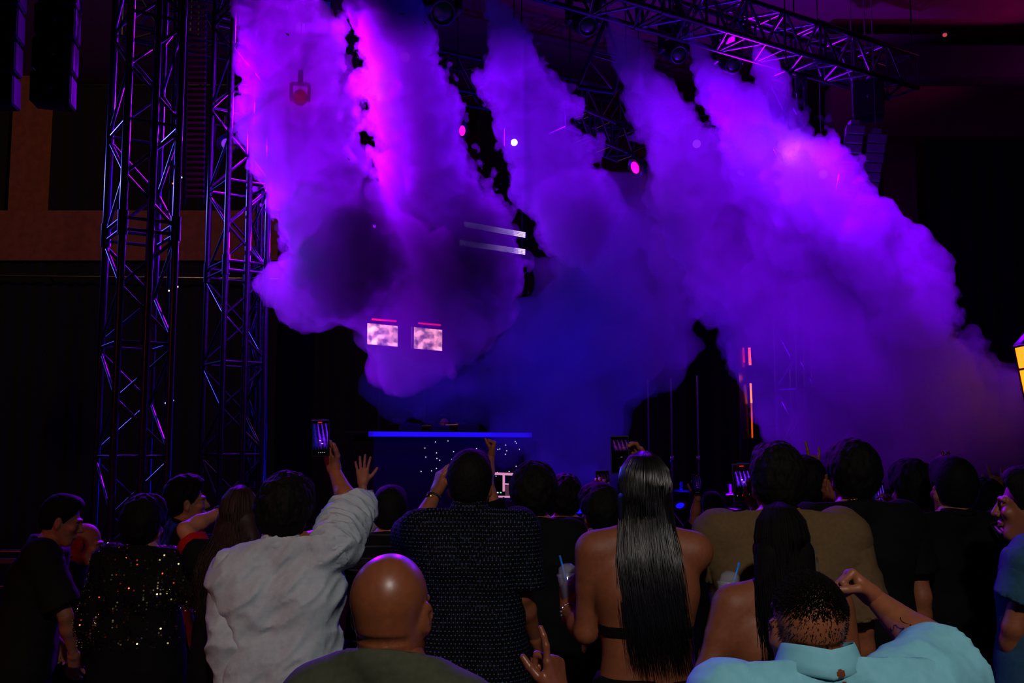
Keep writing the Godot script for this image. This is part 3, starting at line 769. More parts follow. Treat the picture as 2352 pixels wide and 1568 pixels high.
func stage() -> void:
	var c0 := Vector3(-1.7, 0, -10.3)
	var B := Basis(U, Vector3.UP, -W)
	var st := thing("stage_platform", "black stage platform behind the crowd", "stage", c0 + U * 3.9 + W * 2.3)
	part(st, "deck", bevel_box(Vector3(7.5, 0.12, 4.0), 0.02), M.floor, Transform3D(B, Vector3(0, STAGE_Y - 0.06, 0)))
	part(st, "skirt", bevel_box(Vector3(7.4, STAGE_Y - 0.12, 3.9), 0.02), M.drape, Transform3D(B, Vector3(0, (STAGE_Y - 0.12) * 0.5, 0)))
	# booth
	var l := at(845, 991, 12.55)
	var wide := 2.5
	var mid := l + U * wide * 0.5
	var o := thing("dj_booth", "black DJ booth with a glowing blue front edge", "booth", Vector3(mid.x, STAGE_Y, mid.z) + W * 0.35)
	var top := l.y - STAGE_Y
	part(o, "front_panel", bevel_box(Vector3(wide - 0.2, top - 0.05, 0.05), 0.01), M.black, Transform3D(B, Vector3(0, (top - 0.05) * 0.5, 0) - W * 0.26))
	for s in [-1, 1]:
		part(o, "side_panel", bevel_box(Vector3(0.05, top - 0.05, 0.6), 0.01), M.black, Transform3D(B, Vector3(0, (top - 0.05) * 0.5, 0) + U * s * (wide * 0.5 - 0.13)))
	part(o, "counter", bevel_box(Vector3(wide, 0.05, 0.72), 0.01), M.black, Transform3D(B, Vector3(0, top - 0.02, 0)))
	var strip := glow(Color(0.10, 0.04, 0.9), 0.55)
	strip.albedo_color = Color(0.3, 0.3, 0.35)
	part(o, "glow_strip", bevel_box(Vector3(wide, 0.066, 0.03), 0.006), strip, Transform3D(B, Vector3(0, top - 0.03, 0) - W * 0.375))
	var area := AreaLight3D.new()
	area.name = "strip_light"
	area.area_size = Vector2(wide * 0.95, 0.06)
	area.light_color = Color(0.1, 0.04, 1.0); area.light_energy = 0.25 / DIM; area.shadow_enabled = true
	o.add_child(area)
	area.transform = Transform3D(B, Vector3(0, top - 0.03, 0) - W * 0.42)
	var rng := RandomNumberGenerator.new()
	rng.seed = 5
	var mm := MultiMesh.new()
	mm.transform_format = MultiMesh.TRANSFORM_3D
	var dot := SphereMesh.new(); dot.radius = 0.0065; dot.height = 0.013; dot.radial_segments = 8; dot.rings = 4
	mm.mesh = dot
	mm.instance_count = 60
	for i in 60:
		mm.set_instance_transform(i, Transform3D(Basis(), U * rng.randf_range(-0.5, 1.1) + Vector3(0, rng.randf_range(top - 0.8, top - 0.1), 0) - W * 0.292))
	var mi := MultiMeshInstance3D.new()
	mi.name = "star_light"; mi.multimesh = mm; mi.material_override = glow(Color(0.9, 0.9, 1.0), 1.3); mi.set_meta("kind", "stuff")
	o.add_child(mi)
	# decks on the counter
	for k in [[-0.55, 0.34, 0.11, "flat black media player on the booth counter beside the screen-side end"], [-0.1, 0.30, 0.09, "black mixer on the booth counter between the two players"], [0.34, 0.34, 0.11, "flat black media player on the booth counter by the performer"]]:
		var d := thing("dj_deck", k[3], "media player", o.position + Vector3(0, top + 0.005, 0) + U * k[0])
		part(d, "body", bevel_box(Vector3(k[1], k[2], 0.36), 0.012), M.case, Transform3D(B, Vector3(0, k[2] * 0.5, 0)))
		part(d, "jog_wheel" if k[2] > 0.1 else "fader_plate", lathe([[0, 0.02], [0.085, 0.018], [0.09, 0.0], [0, 0]]), M.grille, Transform3D(B, Vector3(0, k[2], 0)))
		part(d, "display", bevel_box(Vector3(k[1] * 0.6, 0.07, 0.012), 0.003), M.black, Transform3D(B * Basis(Vector3.RIGHT, -0.6), Vector3(0, k[2] + 0.035, 0) + W * 0.14))
	# LED screens
	var img := Image.create(128, 96, false, Image.FORMAT_RGB8)
	var n := FastNoiseLite.new(); n.frequency = 0.018; n.fractal_octaves = 3; n.seed = 8
	for y in 96: for x in 128:
		var t := clampf(0.72 + 0.75 * n.get_noise_2d(x, y), 0.1, 1.0)
		if (x % 4) == 0 or (y % 4) == 0: t *= 0.75
		img.set_pixel(x, y, Color(t, t * 0.60, t * 0.70))
	var lit := glow(Color.BLACK, 9.0)
	lit.emission_texture = ImageTexture.create_from_image(img)
	for k in [[842, 912, 748, 796, "pale pink LED screen, the one nearer the truss towers, glowing through the smoke"], [949, 1014, 757, 806, "pale pink LED screen, the one nearer the jets, glowing through the smoke"]]:
		var a := at(k[0], k[3] - 6, 15.4); var b := at(k[1], k[3], 15.8)
		var h: float = (k[3] - k[2]) * 15.6 / F
		var s := thing("led_screen", k[4], "screen", (a + b) * 0.5)
		var x := (b - a); x.y = 0; var len := x.length(); x = x.normalized()
		var SB := Basis(x, Vector3.UP, x.cross(Vector3.UP))
		part(s, "frame", bevel_box(Vector3(len + 0.03, h + 0.03, 0.06), 0.01), M.case, Transform3D(SB, Vector3(0, h * 0.5, 0) - SB.z * 0.02))
		var q := QuadMesh.new(); q.size = Vector2(len, h)
		part(s, "display", q, lit, Transform3D(SB, Vector3(0, h * 0.5, 0) + SB.z * 0.014))
		bar(s, "light_bar", a + Vector3(0.08, h + 0.06, 0), b + Vector3(-0.02, h + 0.08, 0), 0.014, glow(Color(1.0, 0.03, 0.25), 4.0))
		bar(s, "support_pole", (a + b) * 0.5 - SB.z * 0.05, Vector3(((a + b) * 0.5).x, STAGE_Y, ((a + b) * 0.5).z) - SB.z * 0.05, 0.025, M.black)
		spot("screen_light", (a + b) * 0.5 + Vector3(0, h * 0.5, 0) + SB.z * 0.08, (a + b) * 0.5 + SB.z * 2.0, Color(1.0, 0.45, 0.65), 0.5, 60.0, 0.2, s)
	# light stands
	for k in [[1488, 872, 12.2, "thin light stand on the stage nearest the booth"], [1541, 868, 12.4, "thin light stand on the stage between its two neighbours"], [1601, 862, 12.6, "thin light stand on the stage nearest the amber column"]]:
		var a := at(k[0], k[1], k[2])
		var b := Vector3(a.x, STAGE_Y, a.z)
		var s := thing("light_stand", k[3], "stand", b)
		bar(s, "pole", b + Vector3(0, 0.25, 0), a, 0.011, M.steel)
		bar(s, "lower_tube", b + Vector3(0, 0.1, 0), b + Vector3(0, 1.1, 0), 0.017, M.steel)
		part(s, "collar", lathe([[0, 0.04], [0.026, 0.035], [0.026, -0.035], [0, -0.04]], 12), M.steel, Transform3D(Basis(), Vector3(0, 1.1, 0)))
		for i in 3:
			bar(s, "leg", b + Vector3(0, 0.45, 0), b + Vector3(cos(TAU * i / 3 + 0.4) * 0.35, 0.0, sin(TAU * i / 3 + 0.4) * 0.35), 0.011, M.steel)
	# lit console frame seen between two heads
	var cf := thing("lit_console", "console with bright white frame edges beside the curly-haired head", "console", at(1155, 1140, 11.0))
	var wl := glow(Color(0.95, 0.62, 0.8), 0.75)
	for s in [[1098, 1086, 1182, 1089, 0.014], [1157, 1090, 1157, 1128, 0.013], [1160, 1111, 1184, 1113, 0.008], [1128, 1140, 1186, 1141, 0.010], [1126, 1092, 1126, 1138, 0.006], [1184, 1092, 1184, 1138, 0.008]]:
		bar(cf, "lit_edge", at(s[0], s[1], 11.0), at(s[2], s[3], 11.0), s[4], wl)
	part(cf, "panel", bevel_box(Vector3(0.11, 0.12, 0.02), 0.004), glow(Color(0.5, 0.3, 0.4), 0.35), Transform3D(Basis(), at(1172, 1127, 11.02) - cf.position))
	part(cf, "screen_face", bevel_box(Vector3(0.13, 0.2, 0.02), 0.004), mat(Color(0.02, 0.02, 0.03), 0.1), Transform3D(Basis(), at(1142, 1115, 11.05) - cf.position))
	for i in 3:
		part(cf, "indicator_light", bevel_box(Vector3(0.018, 0.012, 0.01), 0.002), glow([Color.WHITE, Color(0.9, 0.9, 0.9), Color(0.3, 1.0, 0.7)][i], 1.2), Transform3D(Basis(), at(1136 + i * 7, 1131, 11.0) - cf.position))
	part(cf, "cabinet", bevel_box(Vector3(0.42, at(1155, 1142, 11.1).y - 0.02, 0.26), 0.02), M.black, Transform3D(Basis(), Vector3(0, -cf.position.y + at(1155, 1142, 11.1).y * 0.5 - 0.01, -0.19)))

# ---------------------------------------------------------------- people
const RIGHT_SIDE := {"L": -1.0, "R": 1.0}
const POSES := {
	"open": [[4, 8, 6], [2, 8, 6], [4, 8, 6], [6, 10, 8], 14.0, 52.0, 10.0],
	"relaxed": [[28, 34, 20], [32, 40, 24], [36, 44, 26], [40, 46, 28], 4.0, 34.0, 25.0],
	"fist": [[78, 96, 60], [80, 98, 62], [80, 98, 62], [78, 94, 60], 1.0, 30.0, 78.0],
	"hold": [[30, 42, 30], [34, 46, 32], [38, 48, 34], [42, 50, 34], 6.0, 48.0, 40.0],
	"point": [[-6, 12, 8], [70, 85, 50], [74, 90, 55], [76, 90, 55], 3.0, 40.0, 45.0],
	"horns": [[2, 8, 6], [80, 95, 60], [80, 95, 60], [4, 10, 8], 10.0, 40.0, 55.0],
	"cup": [[42, 40, 26], [46, 44, 28], [50, 46, 30], [54, 48, 30], 3.0, 46.0, 55.0],
}

static func frame_of(f: Vector3, side: Vector3) -> Basis:
	var z := -f.normalized()
	var x := (side - z * side.dot(z)).normalized()
	return Basis(x, z.cross(x), z)

# a hand from the wrist: fwd to the knuckles, nrm out of the palm, thumb to the thumb's side
static func hand(out: Dictionary, wrist: Vector3, fwd: Vector3, nrm: Vector3, thumb: Vector3, pose: String, s: float, cell: float) -> void:
	var f := fwd.normalized()
	var n := (nrm - f * nrm.dot(f)).normalized()
	var t := f.cross(n)
	if t.dot(thumb) < 0: t = -t
	var P: Array = POSES[pose]
	var fd := Field.new(wrist - Vector3.ONE * 0.2 * s, wrist + Vector3.ONE * 0.2 * s, cell)
	var off := [0.030, 0.010, -0.010, -0.029]
	var palm := [0.088, 0.092, 0.087, 0.078]
	var lens := [[0.040, 0.025, 0.021], [0.044, 0.029, 0.022], [0.041, 0.027, 0.022], [0.032, 0.020, 0.019]]
	fd.cap(wrist - f * 0.03 * s, wrist + f * 0.012 * s, 0.0265 * s, 0.026 * s, 0.01)
	for i in 4:
		var k: Vector3 = wrist + (f * palm[i] + t * off[i]) * s
		fd.cap(wrist + (f * 0.012 + t * off[i] * 0.55) * s, k, 0.0155 * s, 0.0125 * s, 0.016 * s)
	fd.cap(wrist + (f * 0.02 + t * 0.018 + n * 0.006) * s, wrist + (f * 0.055 + t * 0.028 + n * 0.010) * s, 0.017 * s, 0.014 * s, 0.014 * s)
	for i in 4:
		var k: Vector3 = wrist + (f * palm[i] + t * off[i]) * s
		var sp := deg_to_rad(P[4] * [1.0, 0.3, -0.35, -1.1][i])
		var d0 := (f * cos(sp) + t * sin(sp)).normalized()
		var ang := 0.0
		var r := 0.0098 * s if i < 3 else 0.0085 * s
		for j in 3:
			ang += deg_to_rad(P[i][j])
			var d := d0 * cos(ang) + n * sin(ang)
			var e: Vector3 = k + d * lens[i][j] * s
			fd.cap(k, e, r, r * 0.9, 0.004)
			k = e; r *= 0.92
	var ta := deg_to_rad(P[5]); var tc := deg_to_rad(P[6])
	var b := wrist + (f * 0.028 + t * 0.024 + n * 0.008) * s
	var td := (f * cos(ta) + t * sin(ta)).normalized()
	td = (td * cos(tc * 0.4) + n * sin(tc * 0.4)).normalized()
	var b1 := b + td * 0.042 * s
	fd.cap(b, b1, 0.0155 * s, 0.0118 * s, 0.01 * s)
	var td2 := (td * cos(tc * 0.5) + (n * 0.5 - t * 0.5) * sin(tc * 0.8) + f * 0.25).normalized()
	var b2 := b1 + td2 * 0.032 * s
	fd.cap(b1, b2, 0.0115 * s, 0.0105 * s, 0.004)
	fd.cap(b2, b2 + (td2 + f * 0.15 - t * 0.1 * sin(tc)).normalized() * 0.026 * s, 0.0105 * s, 0.0088 * s, 0.004)
	fd.net(out)

static func head(out: Dictionary, H: Vector3, B: Basis, s: float, cell: float, neck_to: Vector3, sp: Dictionary) -> void:
	var fd := Field.new(H - Vector3.ONE * 0.19 * s, H + Vector3.ONE * 0.19 * s, cell)
	var g := func(x, y, z) -> Vector3: return H + B * (Vector3(x, y, z) * s)
	var w: float = sp.get("head_w", 1.0)
	fd.ell(g.call(0, 0.022, 0.012), B, Vector3(0.076 * w, 0.101, 0.096) * s, 0.02)
	fd.ell(g.call(0, 0.03, 0.045), B, Vector3(0.070 * w, 0.075, 0.060) * s, 0.03)
	fd.ell(g.call(0, -0.04, -0.032), B, Vector3(0.060 * w, 0.085, 0.066) * s, 0.03)
	fd.cap(g.call(-0.016, -0.112, -0.066), g.call(0.016, -0.112, -0.066), 0.022 * s, 0.022 * s, 0.03)
	for k in [-1, 1]:
		fd.cap(g.call(k * 0.058 * w, -0.045, 0.0), g.call(k * 0.028, -0.108, -0.06), 0.016 * s, 0.017 * s, 0.03)
		fd.ell(g.call(k * 0.044, -0.028, -0.072), B, Vector3(0.022, 0.018, 0.018) * s, 0.02)
		fd.cap(g.call(k * 0.014, 0.022, -0.098), g.call(k * 0.05, 0.02, -0.08), 0.010 * s, 0.010 * s, 0.014)
	fd.cap(g.call(0, 0.012, -0.096), g.call(0, -0.034, -0.120), 0.0095 * s, 0.0135 * s, 0.012)
	for k in [-1, 1]:
		fd.cap(g.call(k * 0.013, -0.038, -0.106), g.call(k * 0.013, -0.038, -0.106), 0.0105 * s, 0.0105 * s, 0.008)
		fd.carve(g.call(k * 0.032, 0.000, -0.108), g.call(k * 0.032, 0.000, -0.108), 0.019 * s, 0.019 * s, 0.012)
		fd.ell(g.call(k * 0.032, 0.000, -0.082), B, Vector3(0.0135, 0.0125, 0.0125) * s, 0.003)
		fd.cap(g.call(k * 0.002, -0.066, -0.104), g.call(k * 0.020, -0.069, -0.094), 0.0075 * s, 0.005 * s, 0.006)
		fd.cap(g.call(k * 0.002, -0.079, -0.102), g.call(k * 0.017, -0.077, -0.094), 0.0082 * s, 0.005 * s, 0.006)
		# ear: rim, lobe and bowl
		var e := B * Basis(Vector3.UP, k * -0.42)
		fd.ell(g.call(k * 0.081 * w, -0.014, 0.012), e, Vector3(0.0105, 0.034, 0.021) * s, 0.006)
		fd.cap(g.call(k * 0.081 * w, -0.040, 0.006), g.call(k * 0.080 * w, -0.048, 0.004), 0.0085 * s, 0.0065 * s, 0.006)
		fd.carve(g.call(k * 0.096 * w, -0.008, 0.008), g.call(k * 0.096 * w, -0.026, 0.004), 0.0105 * s, 0.0085 * s, 0.005)
	fd.cap(g.call(0, -0.05, 0.022), H.lerp(neck_to, 0.9), 0.056 * s * sp.get("neck_w", 1.0), 0.060 * s * sp.get("neck_w", 1.0), 0.03)
	for fold in sp.get("folds", []):     # creases of the nape: [height, reach behind the neck's axis, depth]
		for k in 8:
			var a := -1.0 + 0.25 * k; var b := a + 0.25
			var r: float = fold[1]
			fd.carve(g.call(sin(a) * r, fold[0] + 0.010 * (1.0 - cos(a)), 0.022 + cos(a) * r), g.call(sin(b) * r, fold[0] + 0.010 * (1.0 - cos(b)), 0.022 + cos(b) * r), fold[2] * s * (0.35 + 0.65 * cos(a)), fold[2] * s * (0.35 + 0.65 * cos(b)), 0.010)
	fd.net(out)

static func hair_cap(out: Dictionary, H: Vector3, B: Basis, s: float, cell: float, sp: Dictionary) -> void:
	var kind: String = sp.hair
	var th: float = {"buzz": 0.004, "short": 0.014, "thick": 0.024, "curly": 0.028, "wavy": 0.028, "long": 0.012, "fade": 0.012}.get(kind, 0.014) if not sp.has("hair_th") else sp.hair_th
	var fd := Field.new(H - Vector3.ONE * 0.2 * s, H + Vector3.ONE * 0.2 * s, cell)
	var g := func(x, y, z) -> Vector3: return H + B * (Vector3(x, y, z) * s)
	var w: float = sp.get("head_w", 1.0)
	fd.ell(g.call(0, 0.028 + th * 0.5, 0.012), B, Vector3(0.076 * w + th, 0.099 + th * 0.9, 0.096 + th) * s, 0.02)
	fd.ell(g.call(0, 0.028, 0.045), B, Vector3(0.072 * w + th * 0.9, 0.086 + th * 0.6, 0.062 + th) * s, 0.03)
	if kind in ["short", "thick", "fade", "wavy", "curly"]:
		fd.ell(g.call(0, -0.03, 0.045), B, Vector3(0.060 * w + th * 0.4, 0.060, 0.056 + th * 0.5) * s, 0.03)
		fd.cap(g.call(-0.04, 0.098, -0.05), g.call(0.04, 0.100, -0.045), (0.016 + th * 0.5) * s, (0.016 + th * 0.5) * s, 0.06)
	var n := FastNoiseLite.new()
	n.seed = int(absf(H.x) * 100.0); n.noise_type = FastNoiseLite.TYPE_CELLULAR if kind == "curly" else FastNoiseLite.TYPE_SIMPLEX
	n.cellular_return_type = FastNoiseLite.RETURN_DISTANCE
	n.frequency = 34.0 if kind == "curly" else (24.0 if kind in ["wavy", "thick"] else 60.0); n.fractal_octaves = 2
	fd.ripple(n, Basis().scaled(Vector3(1, 0.6, 1)), {"curly": -0.04, "wavy": -0.018, "thick": -0.012, "buzz": -0.001}.get(kind, -0.005))
	# hairline: forehead and face, nape, and round the ears
	fd.cut(g.call(0, 0.062, -0.062), B * Vector3(0, -0.50, -0.866))
	var nape: float = sp.get("nape", -0.072)
	fd.cut(g.call(0, nape, 0.08), B * Vector3(0, -0.97, -0.22))
	for k in [-1, 1]:
		fd.carve(g.call(k * 0.10, -0.055, 0.0), g.call(k * 0.10, -0.005, 0.006), 0.040 * s, 0.030 * s, 0.004)
		fd.carve(g.call(k * 0.10, -0.10, 0.02), g.call(k * 0.10, -0.06, 0.01), 0.055 * s, 0.04 * s, 0.004)
	fd.net(out, 5.0)

# long hair: a dark under-body and strands that fall from the crown; drop is the hair's end below the head's centre
func long_hair(base: Vector3, H: Vector3, B: Basis, s: float, drop: float, width: float, seed_: int, wave: float, strands: int, sway: Vector3) -> Array:
	var body := shape()
	var back := B * Vector3(0, 0, 1)
	back.y = 0; back = back.normalized()
	var side := B.x
	var fd := Field.new(H - Vector3(0.26, drop + 0.05, 0.26) + sway.min(Vector3.ZERO), H + Vector3(0.26, 0.2, 0.26) + sway.max(Vector3.ZERO), 0.014)
	fd.ell(H + B * (Vector3(0, 0.030, 0.014) * s), B, Vector3(0.084, 0.106, 0.103) * s, 0.02)
	for k in [-1, -0.33, 0.33, 1]:
		var p0: Vector3 = H + side * k * 0.055 + back * 0.055 + Vector3(0, -0.02, 0)
		var p1: Vector3 = H + side * k * width * 0.40 + back * 0.068 + Vector3(0, -drop * 0.45, 0) + sway * 0.4
		var p2: Vector3 = H + side * k * width * 0.38 + back * 0.05 + Vector3(0, -drop * (0.86 - 0.05 * absf(k)), 0) + sway * 0.9
		fd.cap(p0, p1, 0.040, 0.026, 0.04)
		fd.cap(p1, p2, 0.026, 0.006, 0.04)
	fd.cut(H + B * (Vector3(0, 0.055, -0.055) * s), B * Vector3(0, -0.42, -0.9))
	fd.net(body)
	var rng := RandomNumberGenerator.new()
	rng.seed = seed_
	var st := SurfaceTool.new()
	st.begin(Mesh.PRIMITIVE_TRIANGLES)
	for i in strands:
		var a := rng.randf_range(-1.35, 1.35)                       # round the back of the head
		var r := rng.randf_range(0.0010, 0.0022)
		var pts := []; var rad := []
		var l := drop * rng.randf_range(0.80, 1.05)
		var spread := sin(a) * width * 0.5 * rng.randf_range(0.55, 1.15)
		var ph := rng.randf_range(0, TAU)
		var out := 0.002 + rng.randf() * 0.009
		for j in 13:
			var t := j / 12.0
			var p: Vector3
			if t < 0.28:                                            # over the skull
				var e := lerpf(1.45, -0.15, t / 0.28)
				p = H + B * (Vector3(sin(a) * cos(e) * (0.086 + out), 0.032 + sin(e) * (0.108 + out), 0.014 + cos(a) * cos(e) * (0.104 + out)) * s)
			else:
				var u := (t - 0.28) / 0.72
				var top := H + B * (Vector3(sin(a) * 0.09, 0.01, 0.014 + cos(a) * 0.108) * s)
				var q := H + side * spread + back * (0.055 + cos(a) * 0.062 + out + 0.045 * smoothstep(0.1, 0.6, u))
				p = top.lerp(Vector3(q.x, top.y, q.z), smoothstep(0.0, 0.55, u)) + sway * u * u
				p.y = top.y - (l - 0.01) * u
				p += side * wave * sin(ph + u * 9.0) * u + back * wave * 0.6 * cos(ph * 1.7 + u * 8.0) * u
			pts.append(p - base); rad.append(r * (1.0 - 0.75 * t * t))
		tube(st, pts, rad, 3)
	st.generate_normals()
	for i in body.V.size(): body.V[i] -= base
	return [body, st.commit()]

# the whole figure, as shapes in world axes about its base; runs on a worker thread
func figure(sp: Dictionary) -> Dictionary:
	var H0: Vector3 = sp.H
	var floor_y: float = sp.get("floor", 0.0)
	var yaw := deg_to_rad(sp.get("yaw", 0.0))
	var fw := Vector3(sin(yaw), 0, -cos(yaw))
	var rt := Vector3(cos(yaw), 0, sin(yaw))
	var s: float = sp.get("s", clampf((H0.y - floor_y) / 1.63, 0.88, 1.1))
	var lean: Vector3 = sp.get("lean", Vector3.ZERO)
	var nk: Vector3 = H0 + Vector3(0, -sp.get("neck_l", 0.138) * s, 0) - fw * sp.get("hunch", 0.02)
	var pel: Vector3 = Vector3(nk.x, nk.y - 0.545 * s, nk.z) - lean
	var base := Vector3(pel.x, floor_y, pel.z)
	var roll: float = sp.get("roll", 0.0)                                # shoulder line tilt, m
	var wide: float = sp.get("wide", 1.0)
	var J := {}
	for k in ["L", "R"]:
		var q: float = RIGHT_SIDE[k]
		var a: Dictionary = sp.get(k, {})
		J["sh" + k] = nk + rt * q * 0.178 * s * wide + Vector3(0, -sp.get("slope", 0.052) * s + roll * q, 0) + a.get("shift", Vector3.ZERO)
		J["el" + k] = a.get("el", J["sh" + k] + rt * q * 0.055 * s + Vector3(0, -0.285 * s, 0) - fw * 0.03)
		J["wr" + k] = a.get("wr", J["el" + k] + Vector3(0, -0.235 * s, 0) + fw * 0.07 + rt * q * 0.01)
	var pts := [H0, nk, pel, J.shL, J.shR, J.elL, J.elR, J.wrL, J.wrR, base]
	var lo := Vector3(1e9, 1e9, 1e9); var hi := -lo
	for p in pts: lo = lo.min(p); hi = hi.max(p)
	lo -= Vector3(0.26, 0.02, 0.26) * s; hi += Vector3(0.26, 0.1, 0.26) * s
	lo.y = floor_y - 0.02
	var near: bool = sp.get("near", false)
	var cell := 0.014 if near else 0.019
	var ub: Vector3 = (nk - pel).normalized()
	var chest := pel.lerp(nk, 0.66); var waist := pel.lerp(nk, 0.26)
	var fat: float = sp.get("fat", 1.0)
	var torso := func(fd: Field, d: float, arms: bool) -> void:
		for q in [-1, 1]:
			fd.cap(chest + rt * q * 0.088 * s * wide, waist + rt * q * 0.062 * s * fat, 0.108 * s * lerpf(1, fat, 0.5) + d, 0.098 * s * fat + d, 0.05)
			fd.cap(waist + rt * q * 0.062 * s * fat, pel + rt * q * 0.075 * s, 0.098 * s * fat + d, 0.108 * s + d, 0.05)
			fd.cap(chest + rt * q * 0.08 * s * wide - fw * 0.02, J.shL.lerp(J.shR, 0.5 + 0.32 * q) - ub * 0.02, 0.085 * s + d, 0.062 * s + d, 0.05)
		for k in ["L", "R"]:
			var q: float = RIGHT_SIDE[k]
			fd.cap(nk + rt * q * 0.02 + ub * 0.015 * s, J["sh" + k] + ub * 0.005, 0.046 * s + d, 0.050 * s + d, 0.06)
			fd.cap(J["sh" + k], J["sh" + k].lerp(J["el" + k], 0.25), 0.056 * s + d, 0.053 * s + d, 0.05)
		if sp.get("bust", false):
			for q in [-1, 1]: fd.ell(chest + rt * q * 0.075 * s + fw * 0.085 * s - ub * 0.03, Basis(), Vector3.ONE * (0.062 * s + d), 0.03)
	# body: one surface from neck to feet, with head and hands on finer grids
	var body := shape()
	var fd := Field.new(lo, hi, cell)
	torso.call(fd, 0.0, true)
	fd.cap(nk - ub * 0.02, H0 + Vector3(0, -0.06 * s, 0) - fw * 0.005, 0.060 * s * sp.get("neck_w", 1.0), 0.055 * s * sp.get("neck_w", 1.0), 0.04)
	var thick: float = sp.get("arm", 1.0)
	for k in ["L", "R"]:
		var q: float = RIGHT_SIDE[k]
		var sh: Vector3 = J["sh" + k]; var el: Vector3 = J["el" + k]; var wr: Vector3 = J["wr" + k]
		fd.cap(sh, sh.lerp(el, 0.45), 0.052 * s * thick, 0.049 * s * thick, 0.03)
		fd.cap(sh.lerp(el, 0.45), el, 0.049 * s * thick, 0.040 * s * thick, 0.02)
		fd.cap(el, el.lerp(wr, 0.35), 0.040 * s * thick, 0.043 * s * thick, 0.02)
		fd.cap(el.lerp(wr, 0.35), wr, 0.043 * s * thick, 0.027 * s, 0.02)
		var hip: Vector3 = pel + rt * q * 0.09 * s + Vector3(0, -0.05 * s, 0)
		var ft: Vector3 = base + rt * q * 0.12 * s
		var kn: Vector3 = hip.lerp(ft, 0.48) + fw * 0.03
		fd.cap(hip, kn, 0.085 * s, 0.058 * s, 0.04)
		fd.cap(kn, kn.lerp(ft, 0.35) - fw * 0.015, 0.056 * s, 0.054 * s, 0.03)
		fd.cap(kn.lerp(ft, 0.35) - fw * 0.015, ft + Vector3(0, 0.09, 0), 0.054 * s, 0.038 * s, 0.03)
		fd.cap(ft + Vector3(0, 0.045, 0) - fw * 0.03, ft + Vector3(0, 0.04, 0) + fw * 0.15, 0.04, 0.035, 0.03)
	fd.net(body)
	var HB := Basis(Vector3.UP, -yaw - deg_to_rad(sp.get("head_yaw", 0.0))) * Basis(Vector3.RIGHT, -deg_to_rad(sp.get("pitch", 0.0))) * Basis(Vector3.BACK, deg_to_rad(sp.get("tilt", 0.0)))
	var hs: float = s * sp.get("head_s", 1.0)
	head(body, H0, HB, hs, 0.0052 if near else 0.0075, nk - ub * 0.01, sp)
	for k in ["L", "R"]:
		var a: Dictionary = sp.get(k, {})
		if a.get("hide", false): continue
		var wr: Vector3 = J["wr" + k]; var el: Vector3 = J["el" + k]
		var fwd: Vector3 = a.get("fwd", wr - el)
		var nrm: Vector3 = a.get("nrm", -rt * RIGHT_SIDE[k])
		var th: Vector3 = a.get("thumb", fw)
		hand(body, wr, fwd, nrm, th, a.get("pose", "relaxed"), s * sp.get("hand", 1.0), 0.0036 if near or a.has("pose") else 0.0055)
	var parts := [["body", body, sp.get("skin", "skin")]]
	# top: body and sleeves, cut at neck, cuffs and hem
	var top: Dictionary = sp.get("top", {})
	if top:
		var g := shape()
		var tf := Field.new(lo.max(Vector3(lo.x, pel.y - 0.25 * s, lo.z)), Vector3(hi.x, maxf(J.shL.y, maxf(J.shR.y, nk.y)) + 0.16, hi.z), top.get("cell", 0.018))
		var d: float = top.get("loose", 0.014)
		torso.call(tf, d, false)
		for q in [-1, 1]:
			tf.cap(waist + rt * q * 0.075 * s * fat, pel + rt * q * 0.085 * s - Vector3(0, 0.10 * s, 0), 0.10 * s * fat + d * 1.3, 0.112 * s + d * 1.8, 0.05)
		var wr_n := FastNoiseLite.new()
		wr_n.seed = top.get("seed", 3); wr_n.noise_type = FastNoiseLite.TYPE_SIMPLEX_SMOOTH; wr_n.frequency = 3.4; wr_n.fractal_octaves = 2
		wr_n.fractal_type = FastNoiseLite.FRACTAL_RIDGED
		var tilt: Vector3 = top.get("folds", Vector3(0.35, 1.0, 0.2))
		tf.ripple(wr_n, Basis(Vector3(1, 0, 0), tilt.normalized() * 2.0, Vector3(0, 0, 1)).transposed(), -1.6 * top.get("wrinkle", 0.007))
		var low: float = top.get("hem", -0.10)
		tf.cut(pel + ub * low * s, -ub)
		var nl: float = top.get("neck", 0.035)
		tf.cut(nk + ub * nl * s - fw * 0.02, (ub * 0.93 + fw * 0.36).normalized())
		if top.has("strap"):                                              # bare shoulders: cut off above a line
			tf.cut(nk + ub * top.strap * s, ub)
		tf.net(g, 5.0)
		for k in ["L", "R"]:
			var len: float = sp.get(k, {}).get("sleeve", top.get("sleeve", 0.55))
			if len <= 0.0: continue
			var sg: Dictionary = shape() if top.has("sleeve_mat") else g
			var sh: Vector3 = J["sh" + k]; var el: Vector3 = J["el" + k]; var wr: Vector3 = J["wr" + k]
			var reach := 0.16 * s
			var p := [sh, el, wr]
			var mn := sh.min(el).min(wr if len > 1.0 else el) - Vector3.ONE * reach
			var mx := sh.max(el).max(wr if len > 1.0 else el) + Vector3.ONE * reach
			var sf := Field.new(mn, mx, top.get("cell", 0.018) * 0.85)
			var e := sh.lerp(el, minf(len, 1.0) + (0.15 if len < 1.0 else 0.0))
			sf.cap(sh - (el - sh) * 0.05, e, 0.058 * s * thick + d, 0.054 * s * thick + d * top.get("flare", 1.4), 0.02)
			var endp := sh.lerp(el, len); var dir := (el - sh).normalized()
			if len > 1.0:
				var u := len - 1.0
				sf.cap(el, el.lerp(wr, u + 0.12), 0.052 * s * thick + d, 0.044 * s + d, 0.03)
				endp = el.lerp(wr, u); dir = (wr - el).normalized()
			var wn: FastNoiseLite = wr_n.duplicate(); wn.frequency = 4.0
			var ax := (el - sh).normalized()
			var ox := ax.cross(Vector3(0.3, 0.1, 0.9)).normalized()
